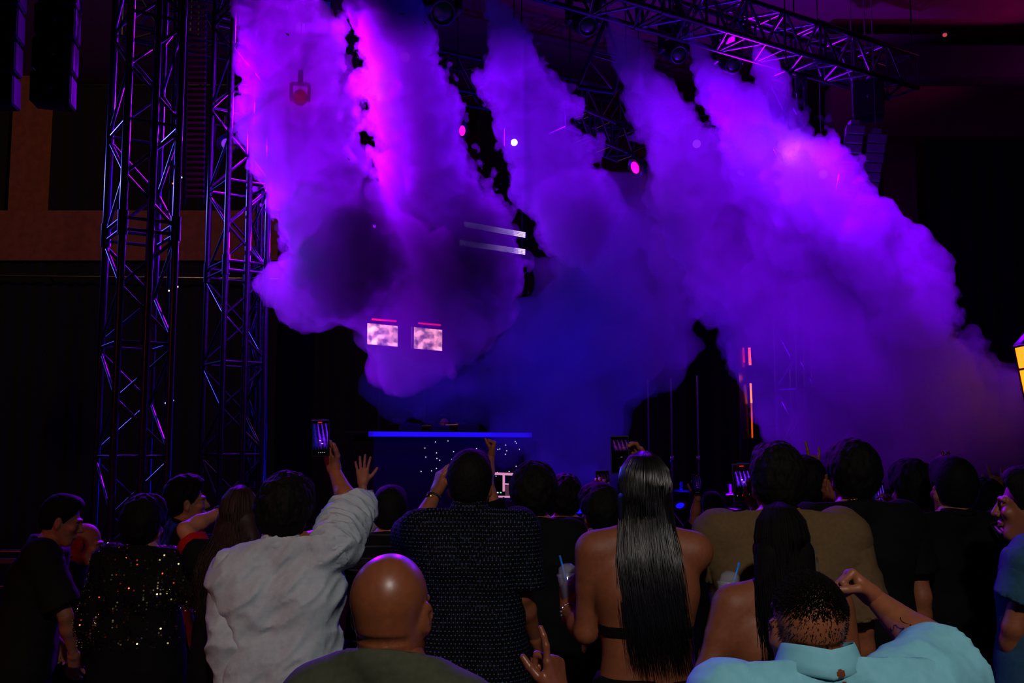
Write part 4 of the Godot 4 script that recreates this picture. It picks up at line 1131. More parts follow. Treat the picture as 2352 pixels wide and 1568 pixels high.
			sf.ripple(wn, Basis(ox, ax * sp.get(k, {}).get("rings", top.get("rings", 2.0)), ox.cross(ax)).transposed(), -1.4 * top.get("wrinkle", 0.007))
			sf.cut(endp, dir)
			sf.net(sg, 5.0)
			if top.has("sleeve_mat"): parts.append(["sleeve", sg, top.sleeve_mat])
			if len > 0.0 and top.has("cuff"):
				var cuff := shape()
				var cx := dir.cross(Vector3(0.2, 0.3, 0.9)).normalized()
				var cy := dir.cross(cx)
				var cr: float = 0.056 * s * thick + d * 1.35
				for i in 20: for j in 2:
					var an := TAU * i / 20.0
					cuff.V.append(endp - dir * (0.010 if j == 0 else -0.002) + (cx * cos(an) + cy * sin(an)) * cr - base)
					cuff.N.append(cx * cos(an) + cy * sin(an))
				for i in 20:
					var i1 := (i + 1) % 20
					cuff.I.append_array([i * 2, i1 * 2, i1 * 2 + 1, i * 2, i1 * 2 + 1, i * 2 + 1])
				parts.append(["cuff", cuff, top.cuff, true])
		parts.append(["top", g, top.mat])
		if top.get("collar", 0.0) > 0.0:
			var c := shape()
			var hgt: float = top.collar
			var rows := [[-0.6, 0.070], [0.4, 0.069], [1.0, 0.067], [1.06, 0.070], [0.8, 0.075], [0.25, 0.083], [-0.15, 0.088], [-0.35, 0.080]]
			for r in rows:
				for i in 29:
					var a := -2.62 + 5.24 * i / 28.0                         # open at the throat
					var rr: float = r[1] * s * sp.get("neck_w", 1.0)
					var p: Vector3 = nk + (rt * sin(a) - fw * cos(a)) * rr + ub * (0.030 + hgt * r[0] - 0.03 * (0.5 - 0.5 * cos(a)) + 0.016 * absf(sin(a))) * s - fw * 0.012
					c.V.append(p)
			for r in rows.size() - 1:
				for i in 28:
					var o := r * 29 + i
					c.I.append_array([o, o + 1, o + 30, o, o + 30, o + 29])
			c.N = normals(c)
			parts.append(["collar", c, top.get("collar_mat", top.mat)])
	# trousers
	if sp.get("trousers", "dark_cloth") != "":
		var g := shape()
		var tf := Field.new(Vector3(lo.x, floor_y + 0.03, lo.z), Vector3(hi.x, pel.y + 0.16 * s, hi.z), 0.026)
		for q in [-1, 1]:
			var hip: Vector3 = pel + rt * q * 0.09 * s + Vector3(0, -0.05 * s, 0)
			var ft: Vector3 = base + rt * q * 0.12 * s
			var kn: Vector3 = hip.lerp(ft, 0.48) + fw * 0.03
			tf.cap(pel + rt * q * 0.07 * s + Vector3(0, 0.1 * s, 0), hip, 0.104 * s * lerpf(1.0, fat, 0.6) + 0.012, 0.112 * s, 0.05)
			tf.cap(hip, kn, 0.100 * s, 0.074 * s, 0.04)
			tf.cap(kn, ft + Vector3(0, 0.07, 0), 0.074 * s, 0.062 * s, 0.03)
		tf.cut(pel + ub * sp.get("waistband", 0.07) * s, ub)
		tf.cut(Vector3(0, floor_y + 0.06, 0), Vector3.DOWN)
		tf.net(g)
		parts.append(["trousers", g, sp.get("trousers", "dark_cloth")])
		for q in [-1, 1]:
			var sf := Field.new(base + rt * q * 0.12 * s - Vector3(0.24, 0.01, 0.24), base + rt * q * 0.12 * s + Vector3(0.24, 0.16, 0.24), 0.014)
			var ft: Vector3 = base + rt * q * 0.12 * s
			sf.cap(ft + Vector3(0, 0.05, 0) - fw * 0.035, ft + Vector3(0, 0.042, 0) + fw * 0.16, 0.048, 0.042, 0.03)
			sf.cap(ft + Vector3(0, 0.05, 0) - fw * 0.01, ft + Vector3(0, 0.11, 0), 0.046, 0.046, 0.03)
			sf.cut(Vector3(0, floor_y + 0.004, 0), Vector3.DOWN)
			var sg := shape()
			sf.net(sg)
			parts.append(["shoe", sg, "shoe"])
	if sp.get("hair", "") not in ["", "bald"]:
		var g := shape()
		hair_cap(g, H0, HB, hs, 0.006 if near else 0.008, sp)
		parts.append(["hair", g, sp.get("hair_mat", "hair")])
	for p in parts:
		if p.size() > 3: continue
		var V: PackedVector3Array = p[1].V
		for i in V.size(): V[i] -= base
		p[1].V = V
	return {"base": base, "parts": parts, "J": J, "nk": nk, "HB": HB, "hs": hs, "pel": pel, "fw": fw, "rt": rt, "ub": ub, "chest": chest, "s": s}

static func normals(c: Dictionary) -> PackedVector3Array:
	var N := PackedVector3Array()
	N.resize(c.V.size())
	for i in range(0, c.I.size(), 3):
		var a: Vector3 = c.V[c.I[i]]; var b: Vector3 = c.V[c.I[i + 1]]; var d: Vector3 = c.V[c.I[i + 2]]
		var n := (d - a).cross(b - a)
		for k in 3: N[c.I[i + k]] += n
	for i in N.size(): N[i] = N[i].normalized()
	return N

# ---------------------------------------------------------------- the crowd
func cloth(c: Color, d: Color, seed_: int, scale := 6.0, rough := 0.85) -> StandardMaterial3D:
	var m := mat(Color.WHITE, rough)
	m.albedo_texture = noise_tex(0.03, c, d, seed_, 256)
	m.uv1_triplanar = true; m.uv1_scale = Vector3.ONE * scale
	m.metallic_specular = 0.25
	return m

func printed(paint: Callable, size: Vector2i, scale: float, rough := 0.85) -> StandardMaterial3D:
	var img := Image.create(size.x, size.y, false, Image.FORMAT_RGB8)
	for y in size.y: for x in size.x: img.set_pixel(x, y, paint.call(x, y))
	var m := mat(Color.WHITE, rough)
	m.albedo_texture = ImageTexture.create_from_image(img)
	m.uv1_triplanar = true; m.uv1_scale = Vector3.ONE * scale
	m.metallic_specular = 0.25
	return m

func crowd_materials() -> void:
	M.skin = cloth(Color(0.60, 0.37, 0.26), Color(0.66, 0.43, 0.31), 31, 5.0, 0.55)
	M.skin_tan = cloth(Color(0.50, 0.29, 0.19), Color(0.57, 0.34, 0.22), 32, 5.0, 0.48)
	M.skin_brown = cloth(Color(0.42, 0.23, 0.14), Color(0.50, 0.28, 0.17), 33, 6.0, 0.36)
	for k in ["skin", "skin_tan", "skin_brown"]: M[k].metallic_specular = 0.45
	M.skin_bronze = cloth(Color(0.46, 0.26, 0.16), Color(0.53, 0.31, 0.19), 33, 6.0, 0.55)
	M.skin_bronze.metallic_specular = 0.4
	M.hair = mat(Color(0.035, 0.026, 0.021), 0.75); M.hair.metallic_specular = 0.25
	M.hair_brown = mat(Color(0.16, 0.09, 0.055), 0.6); M.hair_brown.metallic_specular = 0.35
	M.hair_black = mat(Color(0.05, 0.047, 0.046), 0.34); M.hair_black.metallic_specular = 0.65
	M.dark_cloth = cloth(Color(0.02, 0.02, 0.022), Color(0.035, 0.035, 0.038), 36)
	M.black_cloth = cloth(Color(0.028, 0.026, 0.028), Color(0.045, 0.043, 0.045), 37)
	M.charcoal = cloth(Color(0.085, 0.08, 0.08), Color(0.115, 0.11, 0.11), 38)
	M.white_cloth = cloth(Color(0.60, 0.65, 0.68), Color(0.68, 0.73, 0.76), 39, 4.0)
	M.grey_cloth = cloth(Color(0.46, 0.44, 0.47), Color(0.52, 0.5, 0.53), 40)
	M.sage = cloth(Color(0.22, 0.23, 0.18), Color(0.27, 0.28, 0.22), 41)
	M.khaki = cloth(Color(0.33, 0.26, 0.17), Color(0.38, 0.30, 0.20), 42)
	M.light_blue = cloth(Color(0.44, 0.70, 0.76), Color(0.50, 0.76, 0.82), 43, 4.0)
	M.teal = cloth(Color(0.15, 0.28, 0.36), Color(0.19, 0.33, 0.41), 44)
	M.red_cloth = cloth(Color(0.55, 0.03, 0.02), Color(0.63, 0.05, 0.03), 45)
	M.piping = mat(Color(0.6, 0.58, 0.56), 0.8)
	M.shoe = mat(Color(0.03, 0.03, 0.03), 0.5)
	M.gold = mat(Color(0.83, 0.62, 0.25), 0.25, 1.0)
	M.silver = mat(Color(0.85, 0.85, 0.88), 0.2, 1.0)
	M.ink = mat(Color(0.035, 0.03, 0.035), 0.6)
	M.rust_stain = mat(Color(0.42, 0.20, 0.07), 0.8)
	M.dotted = printed(func(x, y):
		var u := fposmod(x + (8 if (y / 16) % 2 else 0), 16.0) - 8.0; var v := fposmod(float(y), 16.0) - 8.0
		return Color(0.30, 0.35, 0.53) if u * u + v * v < 7.5 else Color(0.018, 0.02, 0.04), Vector2i(64, 64), 15.0)
	M.striped = printed(func(_x, y): return Color(0.17, 0.17, 0.2) if (y % 32) < 5 else Color(0.022, 0.022, 0.028), Vector2i(8, 64), 9.0)

func specs() -> Array:
	var P := []
	# far left
	P.append({"label": "person in a charcoal tee turned sideways below the tall truss tower", "H": at(143, 1194, 5.2), "yaw": 72, "pitch": 16, "tilt": 0, "hair": "short", "hunch": 0.07, "lean": Vector3(0.10, 0, 0), "skin": "skin", "top": {"mat": "charcoal", "sleeve": 0.85, "loose": 0.03, "hem": -0.2},
		"R": {"shift": Vector3(0, 0, 0), "el": at(150, 1412, 5.0), "wr": at(168, 1500, 5.1)}})
	P.append({"label": "bald person sipping through a straw beside the person in the charcoal tee", "H": at(198, 1246, 5.85), "yaw": 80, "pitch": 14, "hair": "bald", "hunch": 0.06, "skin": "skin", "top": {"mat": "black_cloth", "sleeve": 0.6, "collar": 0.03}})
	P.append({"label": "person in a black sequinned jacket with shoulder-length dark hair", "H": at(332, 1208, 4.7), "yaw": 8, "hair": "thick", "nape": -0.16, "bust": true, "wide": 0.9, "skin": "skin", "top": {"mat": "black_cloth", "sleeve": 1.9, "loose": 0.024, "hem": -0.25, "wrinkle": 0.01},
		"R": {"el": at(452, 1350, 4.6), "wr": at(402, 1290, 4.85), "fwd": Vector3(-0.6, 0.6, -0.2), "nrm": Vector3(-0.5, -0.6, -0.3), "thumb": Vector3(0, 0.3, -1), "pose": "relaxed"}})
	P.append({"label": "person with short dark hair in profile between the two truss towers", "H": at(430, 1152, 5.7), "yaw": 66, "pitch": -2, "hair": "thick", "skin": "skin", "top": {"mat": "black_cloth", "sleeve": 0.6}})
	P.append({"label": "person with long brown hair and a red sleeve raising a bent bare arm", "H": at(556, 1186, 4.5), "yaw": 10, "hair": "", "long": [0.50, 0.30, 61, 0.018, 500, Vector3(0.0, 0, 0), "hair_brown"], "bust": true, "wide": 0.86, "arm": 0.92, "skin": "skin", "top": {"mat": "black_cloth", "sleeve_mat": "red_cloth", "sleeve": 0.66, "loose": 0.012, "flare": 1.2},
		"L": {"el": at(424, 1216, 4.55), "wr": at(516, 1172, 4.75), "fwd": Vector3(0.5, 0.8, -0.2), "nrm": Vector3(0.3, 0, -0.9), "thumb": Vector3(0.6, -0.2, 0.4), "pose": "relaxed", "shift": Vector3(-0.03, 0.0, 0)}})
	# white shirt
	P.append({"label": "person in a pale shirt holding a phone high on one raised arm", "H": at(655, 1182, 3.95), "near": true, "yaw": 4, "tilt": -6, "hair": "wavy", "roll": 0.05, "lean": Vector3(-0.01, 0, 0), "wide": 1.12, "skin": "skin_tan",
		"top": {"mat": "white_cloth", "sleeve": 1.12, "loose": 0.02, "hem": -0.06, "cell": 0.0105, "wrinkle": 0.024, "collar": 0.05, "rings": 1.4, "folds": Vector3(-0.7, 1, 0.2), "seed": 12, "flare": 1.5},
		"L": {"sleeve": 1.9, "el": at(540, 1478, 3.85), "wr": at(548, 1615, 3.8)},
		"R": {"rings": 5.0, "shift": Vector3(0.015, 0.035, 0), "el": at(806, 1172, 4.08), "wr": at(769, 1082, 4.22), "fwd": Vector3(-0.28, 0.95, -0.08), "nrm": Vector3(-0.55, 0.0, 0.83), "thumb": Vector3(1, 0.1, 0.3), "pose": "hold"}})
	P.append({"label": "person in a dark striped tee standing behind the bald brown head", "H": at(896, 1178, 5.0), "yaw": 0, "hair": "short", "skin": "skin", "top": {"mat": "striped", "sleeve": 0.6, "loose": 0.02}})
	P.append({"label": "person in a grey long sleeve raising an open hand behind the striped tee", "H": at(900, 1196, 5.7), "yaw": 0, "hair": "short", "skin": "skin", "top": {"mat": "grey_cloth", "sleeve": 1.85},
		"L": {"el": at(846, 1215, 5.6), "wr": at(833, 1112, 5.65), "fwd": Vector3(-0.03, 1, 0), "nrm": Vector3(0, 0, -1), "thumb": Vector3(1, 0, 0), "pose": "open"}})
	P.append({"label": "bald brown-skinned person in a sage-collared shirt in front of the dotted shirt", "H": at(902, 1398, 2.12), "near": true, "yaw": 16, "pitch": 4, "hair": "bald", "head_w": 1.06, "neck_w": 1.18, "wide": 1.0, "fat": 1.1, "skin": "skin_brown", "neck_l": 0.135, "slope": 0.09, "folds": [[-0.068, 0.074, 0.010], [-0.088, 0.070, 0.008]],
		"top": {"mat": "sage", "sleeve": 0.8, "loose": 0.02, "neck": 0.05, "cell": 0.014},
		"R": {"el": at(1250, 1790, 2.2), "wr": at(1283, 1600, 2.35), "fwd": Vector3(-0.12, 0.9, -0.1), "nrm": Vector3(-0.75, 0.1, -0.5), "thumb": Vector3(0.2, 0.3, 1), "pose": "point"}})
	P.append({"label": "person with glasses in a navy shirt printed with pale dots", "H": at(1080, 1112, 4.3), "near": true, "yaw": 3, "hair": "fade", "skin": "skin_tan", "wide": 1.08, "top": {"mat": "dotted", "sleeve": 0.92, "loose": 0.03, "hem": -0.12, "collar": 0.035, "flare": 1.5, "wrinkle": 0.008},
		"L": {"el": at(944, 1238, 4.4), "wr": at(1001, 1132, 4.6), "fwd": Vector3(0.25, 0.95, 0.05), "nrm": Vector3(0.85, 0.1, -0.4), "thumb": Vector3(0.3, 0.2, 1), "pose": "relaxed"},
		"R": {"el": at(1196, 1366, 4.22), "wr": at(1228, 1462, 4.35)}})
	P.append({"label": "person raising one arm toward the glowing booth edge", "H": at(1092, 1150, 6.3), "yaw": 0, "hair": "short", "skin": "skin", "top": {"mat": "black_cloth", "sleeve": 0.6},
		"R": {"el": at(1118, 1105, 6.3), "wr": at(1128, 1046, 6.4), "fwd": Vector3(0.25, 1, 0), "nrm": Vector3(-1, 0, 0.1), "thumb": Vector3(0, 0.1, 1), "pose": "fist"}})
	P.append({"label": "curly-haired person in a black tee next to the lit console", "H": at(1226, 1140, 4.85), "yaw": 4, "hair": "curly", "skin": "skin_tan", "top": {"mat": "black_cloth", "sleeve": 0.6}})
	P.append({"label": "person with a rounded dark head behind the curly-haired person", "H": at(1297, 1150, 6.0), "yaw": 0, "hair": "wavy", "skin": "skin", "top": {"mat": "black_cloth", "sleeve": 0.6}})
	P.append({"label": "person in black half hidden behind the long straight hair", "H": at(1376, 1178, 5.0), "yaw": -24, "hair": "thick", "nape": -0.13, "skin": "skin_tan", "wide": 0.9, "top": {"mat": "black_cloth", "sleeve": 0.6},
		"L": {"el": at(1352, 1235, 5.2), "wr": at(1388, 1152, 5.36), "fwd": Vector3(-0.05, 1, 0), "nrm": Vector3(-0.2, 0, 0.9), "thumb": Vector3(-1, 0.1, 0.2), "pose": "hold"}})
	P.append({"label": "distant person lifting a tiny blue phone ahead of the long straight hair", "H": at(1636, 1166, 7.8), "yaw": 0, "hair": "short", "skin": "skin", "top": {"mat": "black_cloth", "sleeve": 0.6},
		"L": {"el": at(1596, 1190, 7.7), "wr": at(1602, 1138, 7.65), "fwd": Vector3(-0.05, 1, 0), "nrm": Vector3(-0.2, 0, 0.9), "thumb": Vector3(-1, 0.1, 0.2), "pose": "hold"}})
	# woman with long straight hair
	P.append({"label": "person with very long straight black hair, bare back and thin black strap", "H": at(1480, 1136, 3.6), "near": true, "yaw": 6, "pitch": 2, "hair": "", "long": [0.60, 0.215, 62, 0.004, 1000, Vector3(0.05, 0, 0.02), "hair_black"], "wide": 0.92, "fat": 0.86, "bust": true, "skin": "skin_bronze", "trousers": "black_cloth", "waistband": 0.085, "arm": 0.98,
		"top": {"mat": "black_cloth", "sleeve": 0.0, "loose": 0.003, "hem": 0.212, "strap": -0.292, "wrinkle": 0.0, "cell": 0.008},
		"L": {"shift": Vector3(-0.012, 0, 0), "el": at(1346, 1452, 3.58), "wr": at(1304, 1400, 3.82), "fwd": Vector3(-0.05, 0.9, -0.35), "nrm": Vector3(0.8, 0, -0.5), "thumb": Vector3(0.4, 0.3, 0.9), "pose": "cup"},
		"R": {"el": at(1530, 1290, 3.95), "wr": at(1478, 1090, 4.05), "fwd": Vector3(-0.3, 0.9, 0), "nrm": Vector3(-0.7, 0, 0.6), "thumb": Vector3(0.5, 0.4, 0.8), "pose": "hold"}})
	# khaki tee
	P.append({"label": "person in a khaki tee with a dark back print holding up a phone", "H": at(1786, 1110, 3.75), "near": true, "yaw": 6, "hair": "curly", "hair_th": 0.008, "wide": 1.15, "fat": 1.1, "skin": "skin_tan", "top": {"mat": "khaki", "sleeve": 0.95, "loose": 0.035, "hem": -0.2, "flare": 1.6, "wrinkle": 0.009},
		"L": {"el": at(1668, 1320, 3.75), "wr": at(1744, 1176, 4.0), "fwd": Vector3(-0.2, 0.95, 0), "nrm": Vector3(0.4, 0.0, 0.9), "thumb": Vector3(-1, 0.1, 0.2), "pose": "hold"}})
	P.append({"label": "person with a pale collar and raised fingers behind the khaki tee", "H": at(1850, 1120, 5.15), "yaw": 8, "hair": "thick", "skin": "skin_tan", "top": {"mat": "black_cloth", "sleeve": 0.6, "collar": 0.03, "collar_mat": "piping"},
		"R": {"el": at(1896, 1180, 5.3), "wr": at(1868, 1090, 5.4), "fwd": Vector3(0.05, 1, 0), "nrm": Vector3(-0.3, 0, -0.9), "thumb": Vector3(-1, 0.2, 0.1), "pose": "horns"}})
	P.append({"label": "person with straight black hair and bare shoulders in front of the khaki tee", "H": at(1790, 1256, 3.2), "near": true, "yaw": 0, "pitch": 4, "hair": "", "long": [0.42, 0.19, 63, 0.004, 600, Vector3(0.0, 0, 0), "hair"], "wide": 0.94, "bust": true, "skin": "skin_bronze", "trousers": "black_cloth",
		"top": {"mat": "black_cloth", "sleeve": 0.0, "loose": 0.006, "hem": -0.1, "strap": -0.27, "wrinkle": 0.003},
		"L": {"shift": Vector3(0.0, 0, 0), "el": at(1622, 1550, 3.12), "wr": at(1660, 1424, 3.38), "fwd": Vector3(0.1, 0.95, -0.2), "nrm": Vector3(0.8, 0, -0.5), "thumb": Vector3(0.4, 0.3, 0.9), "pose": "cup"}})
	P.append({"label": "person in a light blue shirt with tattooed forearm and raised fist", "H": at(1852, 1432, 2.15), "near": true, "yaw": -4, "pitch": -8, "hair": "bald", "neck_l": 0.108, "slope": 0.085, "stubble": true, "neck_w": 1.15, "wide": 1.12, "fat": 1.1, "hunch": 0.05, "arm": 1.32, "skin": "skin_tan", "folds": [[-0.030, 0.086, 0.009], [-0.055, 0.074, 0.009]],
		"top": {"mat": "light_blue", "sleeve": 0.92, "loose": 0.024, "collar": 0.045, "neck": 0.04, "cell": 0.012, "wrinkle": 0.013, "seed": 21},
		"R": {"shift": Vector3(0.01, 0.03, 0), "el": at(2182, 1532, 2.2), "wr": at(2010, 1374, 2.38), "fwd": Vector3(-0.75, 0.62, -0.1), "nrm": Vector3(-0.35, -0.75, 0.35), "thumb": Vector3(-0.3, 0.2, 0.9), "pose": "fist"}})
	P.append({"label": "person in a plain black tee with a thin gold neck chain", "H": at(1958, 1098, 4.4), "yaw": -3, "hair": "thick", "skin": "skin_tan", "wide": 1.1, "top": {"mat": "black_cloth", "sleeve": 0.7, "loose": 0.03},
		"L": {"el": at(1880, 1260, 4.75), "wr": at(1902, 1152, 5.06), "fwd": Vector3(0.05, 1, 0), "nrm": Vector3(0.5, 0, 0.85), "thumb": Vector3(-1, 0.1, 0.2), "pose": "hold"}})
	P.append({"label": "person in a grey top lifting a small phone between two black tees", "H": at(2094, 1128, 5.0), "yaw": -6, "hair": "thick", "nape": -0.13, "skin": "skin", "wide": 0.9, "top": {"mat": "grey_cloth", "sleeve": 0.55, "loose": 0.012},
		"L": {"el": at(2062, 1245, 5.15), "wr": at(2040, 1194, 5.4), "fwd": Vector3(0.05, 1, 0), "nrm": Vector3(-0.4, 0, -0.9), "thumb": Vector3(1, 0.1, 0), "pose": "hold"}})
	P.append({"label": "person in a black polo with pale piping on the sleeve", "H": at(2187, 1122, 4.6), "yaw": -4, "hair": "short", "skin": "skin", "wide": 1.08, "top": {"mat": "black_cloth", "sleeve": 0.85, "loose": 0.024, "cuff": "piping", "collar": 0.02, "hem": -0.2},
		"L": {"el": at(2110, 1390, 4.5), "wr": at(2098, 1500, 4.65)}})
	P.append({"label": "person making the horned hand sign behind the black polo", "H": at(2262, 1162, 5.7), "yaw": 0, "hair": "wavy", "skin": "skin", "top": {"mat": "black_cloth", "sleeve": 0.6},
		"R": {"el": at(2310, 1200, 5.6), "wr": at(2292, 1132, 5.7), "fwd": Vector3(-0.05, 1, 0), "nrm": Vector3(0, 0, -1), "thumb": Vector3(-1, 0, 0.2), "pose": "horns"},
		"L": {"el": at(2196, 1170, 5.9), "wr": at(2172, 1080, 6.0), "fwd": Vector3(-0.1, 1, 0), "nrm": Vector3(0.3, 0, -1), "thumb": Vector3(1, 0, 0.1), "pose": "fist"}})
	P.append({"label": "person in a teal short-sleeved shirt at the far end from the truss towers", "H": at(2364, 1160, 3.8), "near": true, "yaw": -58, "hair": "short", "skin": "skin_tan", "top": {"mat": "teal", "sleeve": 0.62, "loose": 0.03, "hem": -0.2},
		"L": {"shift": Vector3(0, 0, 0), "el": at(2330, 1440, 3.62), "wr": at(2318, 1540, 3.7)}})
	P.append({"label": "performer standing behind the glowing booth", "H": at(1021, 972, 15.0), "yaw": 180, "hair": "short", "skin": "skin_tan", "floor": STAGE_Y, "top": {"mat": "black_cloth", "sleeve": 0.6}})
	return P

func crowd() -> void:
	crowd_materials()
	var P := specs()
	var done := []
	done.resize(P.size())
	var id := WorkerThreadPool.add_group_task(func(i): done[i] = figure(P[i]), P.size(), -1, true)
	WorkerThreadPool.wait_for_group_task_completion(id)
	lap("figures")
	var who := {}
	for i in P.size():
		var r: Dictionary = done[i]
		var o := thing("person", P[i].label, "person", r.base)
		for p in r.parts:
			if p[1].V.size() == 0: continue
			part(o, p[0], commit(p[1]), M[p[2]])
		if P[i].has("long"):
			var l: Array = P[i].long
			var g := long_hair(r.base, P[i].H, r.HB, r.hs, l[0], l[1], l[2], l[3], l[4], l[5])
			part(o, "hair", commit(g[0]), M[l[6]])
			var hs := part(o, "hair_strands", g[1], M[l[6]])
			hs.set_meta("kind", "stuff")
		who[P[i].label] = [o, r, P[i]]
	lap("bodies")
	details(who)
	props(who)

func find_who(who: Dictionary, word: String) -> Array:
	for k in who:
		if k.contains(word): return who[k]
	return []

# a patch that lies on a surface where mask(point) holds: prints, tattoos, stains
func patch(s: Dictionary, mask: Callable, lift: float, sub := 3) -> ArrayMesh:
	var V := PackedVector3Array(); var N := PackedVector3Array()
	for i in range(0, s.I.size(), 3):
		var a: Vector3 = s.V[s.I[i]]; var b: Vector3 = s.V[s.I[i + 1]]; var c: Vector3 = s.V[s.I[i + 2]]
		if not mask.call((a + b + c) / 3.0, true): continue
		var na: Vector3 = s.N[s.I[i]]; var nb: Vector3 = s.N[s.I[i + 1]]; var nc: Vector3 = s.N[s.I[i + 2]]
		for u in sub: for w in sub - u:
			for half in (2 if u + w < sub - 1 else 1):
				var k := [[u, w], [u + 1, w], [u, w + 1]] if half == 0 else [[u + 1, w], [u + 1, w + 1], [u, w + 1]]
				var q := []
				for e in k:
					var fu: float = float(e[0]) / sub; var fv: float = float(e[1]) / sub
					var n := (na * (1 - fu - fv) + nb * fu + nc * fv).normalized()
					q.append([a * (1 - fu - fv) + b * fu + c * fv + n * lift, n])
				if mask.call((q[0][0] + q[1][0] + q[2][0]) / 3.0, false):
					for e in q: V.append(e[0]); N.append(e[1])
	var arr := []
	arr.resize(Mesh.ARRAY_MAX)
	arr[Mesh.ARRAY_VERTEX] = V; arr[Mesh.ARRAY_NORMAL] = N
	var m := ArrayMesh.new()
	if V.size(): m.add_surface_from_arrays(Mesh.PRIMITIVE_TRIANGLES, arr)
	return m

func shape_of(r: Dictionary, called: String) -> Dictionary:
	for p in r.parts:
		if p[0] == called: return p[1]
	return {}

func ring(parent: Node3D, called: String, c: Vector3, axis: Vector3, r: float, thick: float, m: Material, beads := 0) -> void:
	var y := axis.normalized()
	var x := y.cross(Vector3(0.3, 0.2, 0.9)).normalized()
	var z := x.cross(y)
	var st := SurfaceTool.new()
	st.begin(Mesh.PRIMITIVE_TRIANGLES)
	var pts := []; var rad := []
	var n := 24 if beads == 0 else beads * 4
	for i in n + 1:
		var a := TAU * i / n
		pts.append((x * cos(a) + z * sin(a)) * r)
		rad.append(thick if beads == 0 else thick * (0.45 + 0.55 * absf(sin(PI * i / 4.0))))
	tube(st, pts, rad, 6)
	st.generate_normals()
	part(parent, called, st.commit(), m, Transform3D(Basis(), c - parent.position))

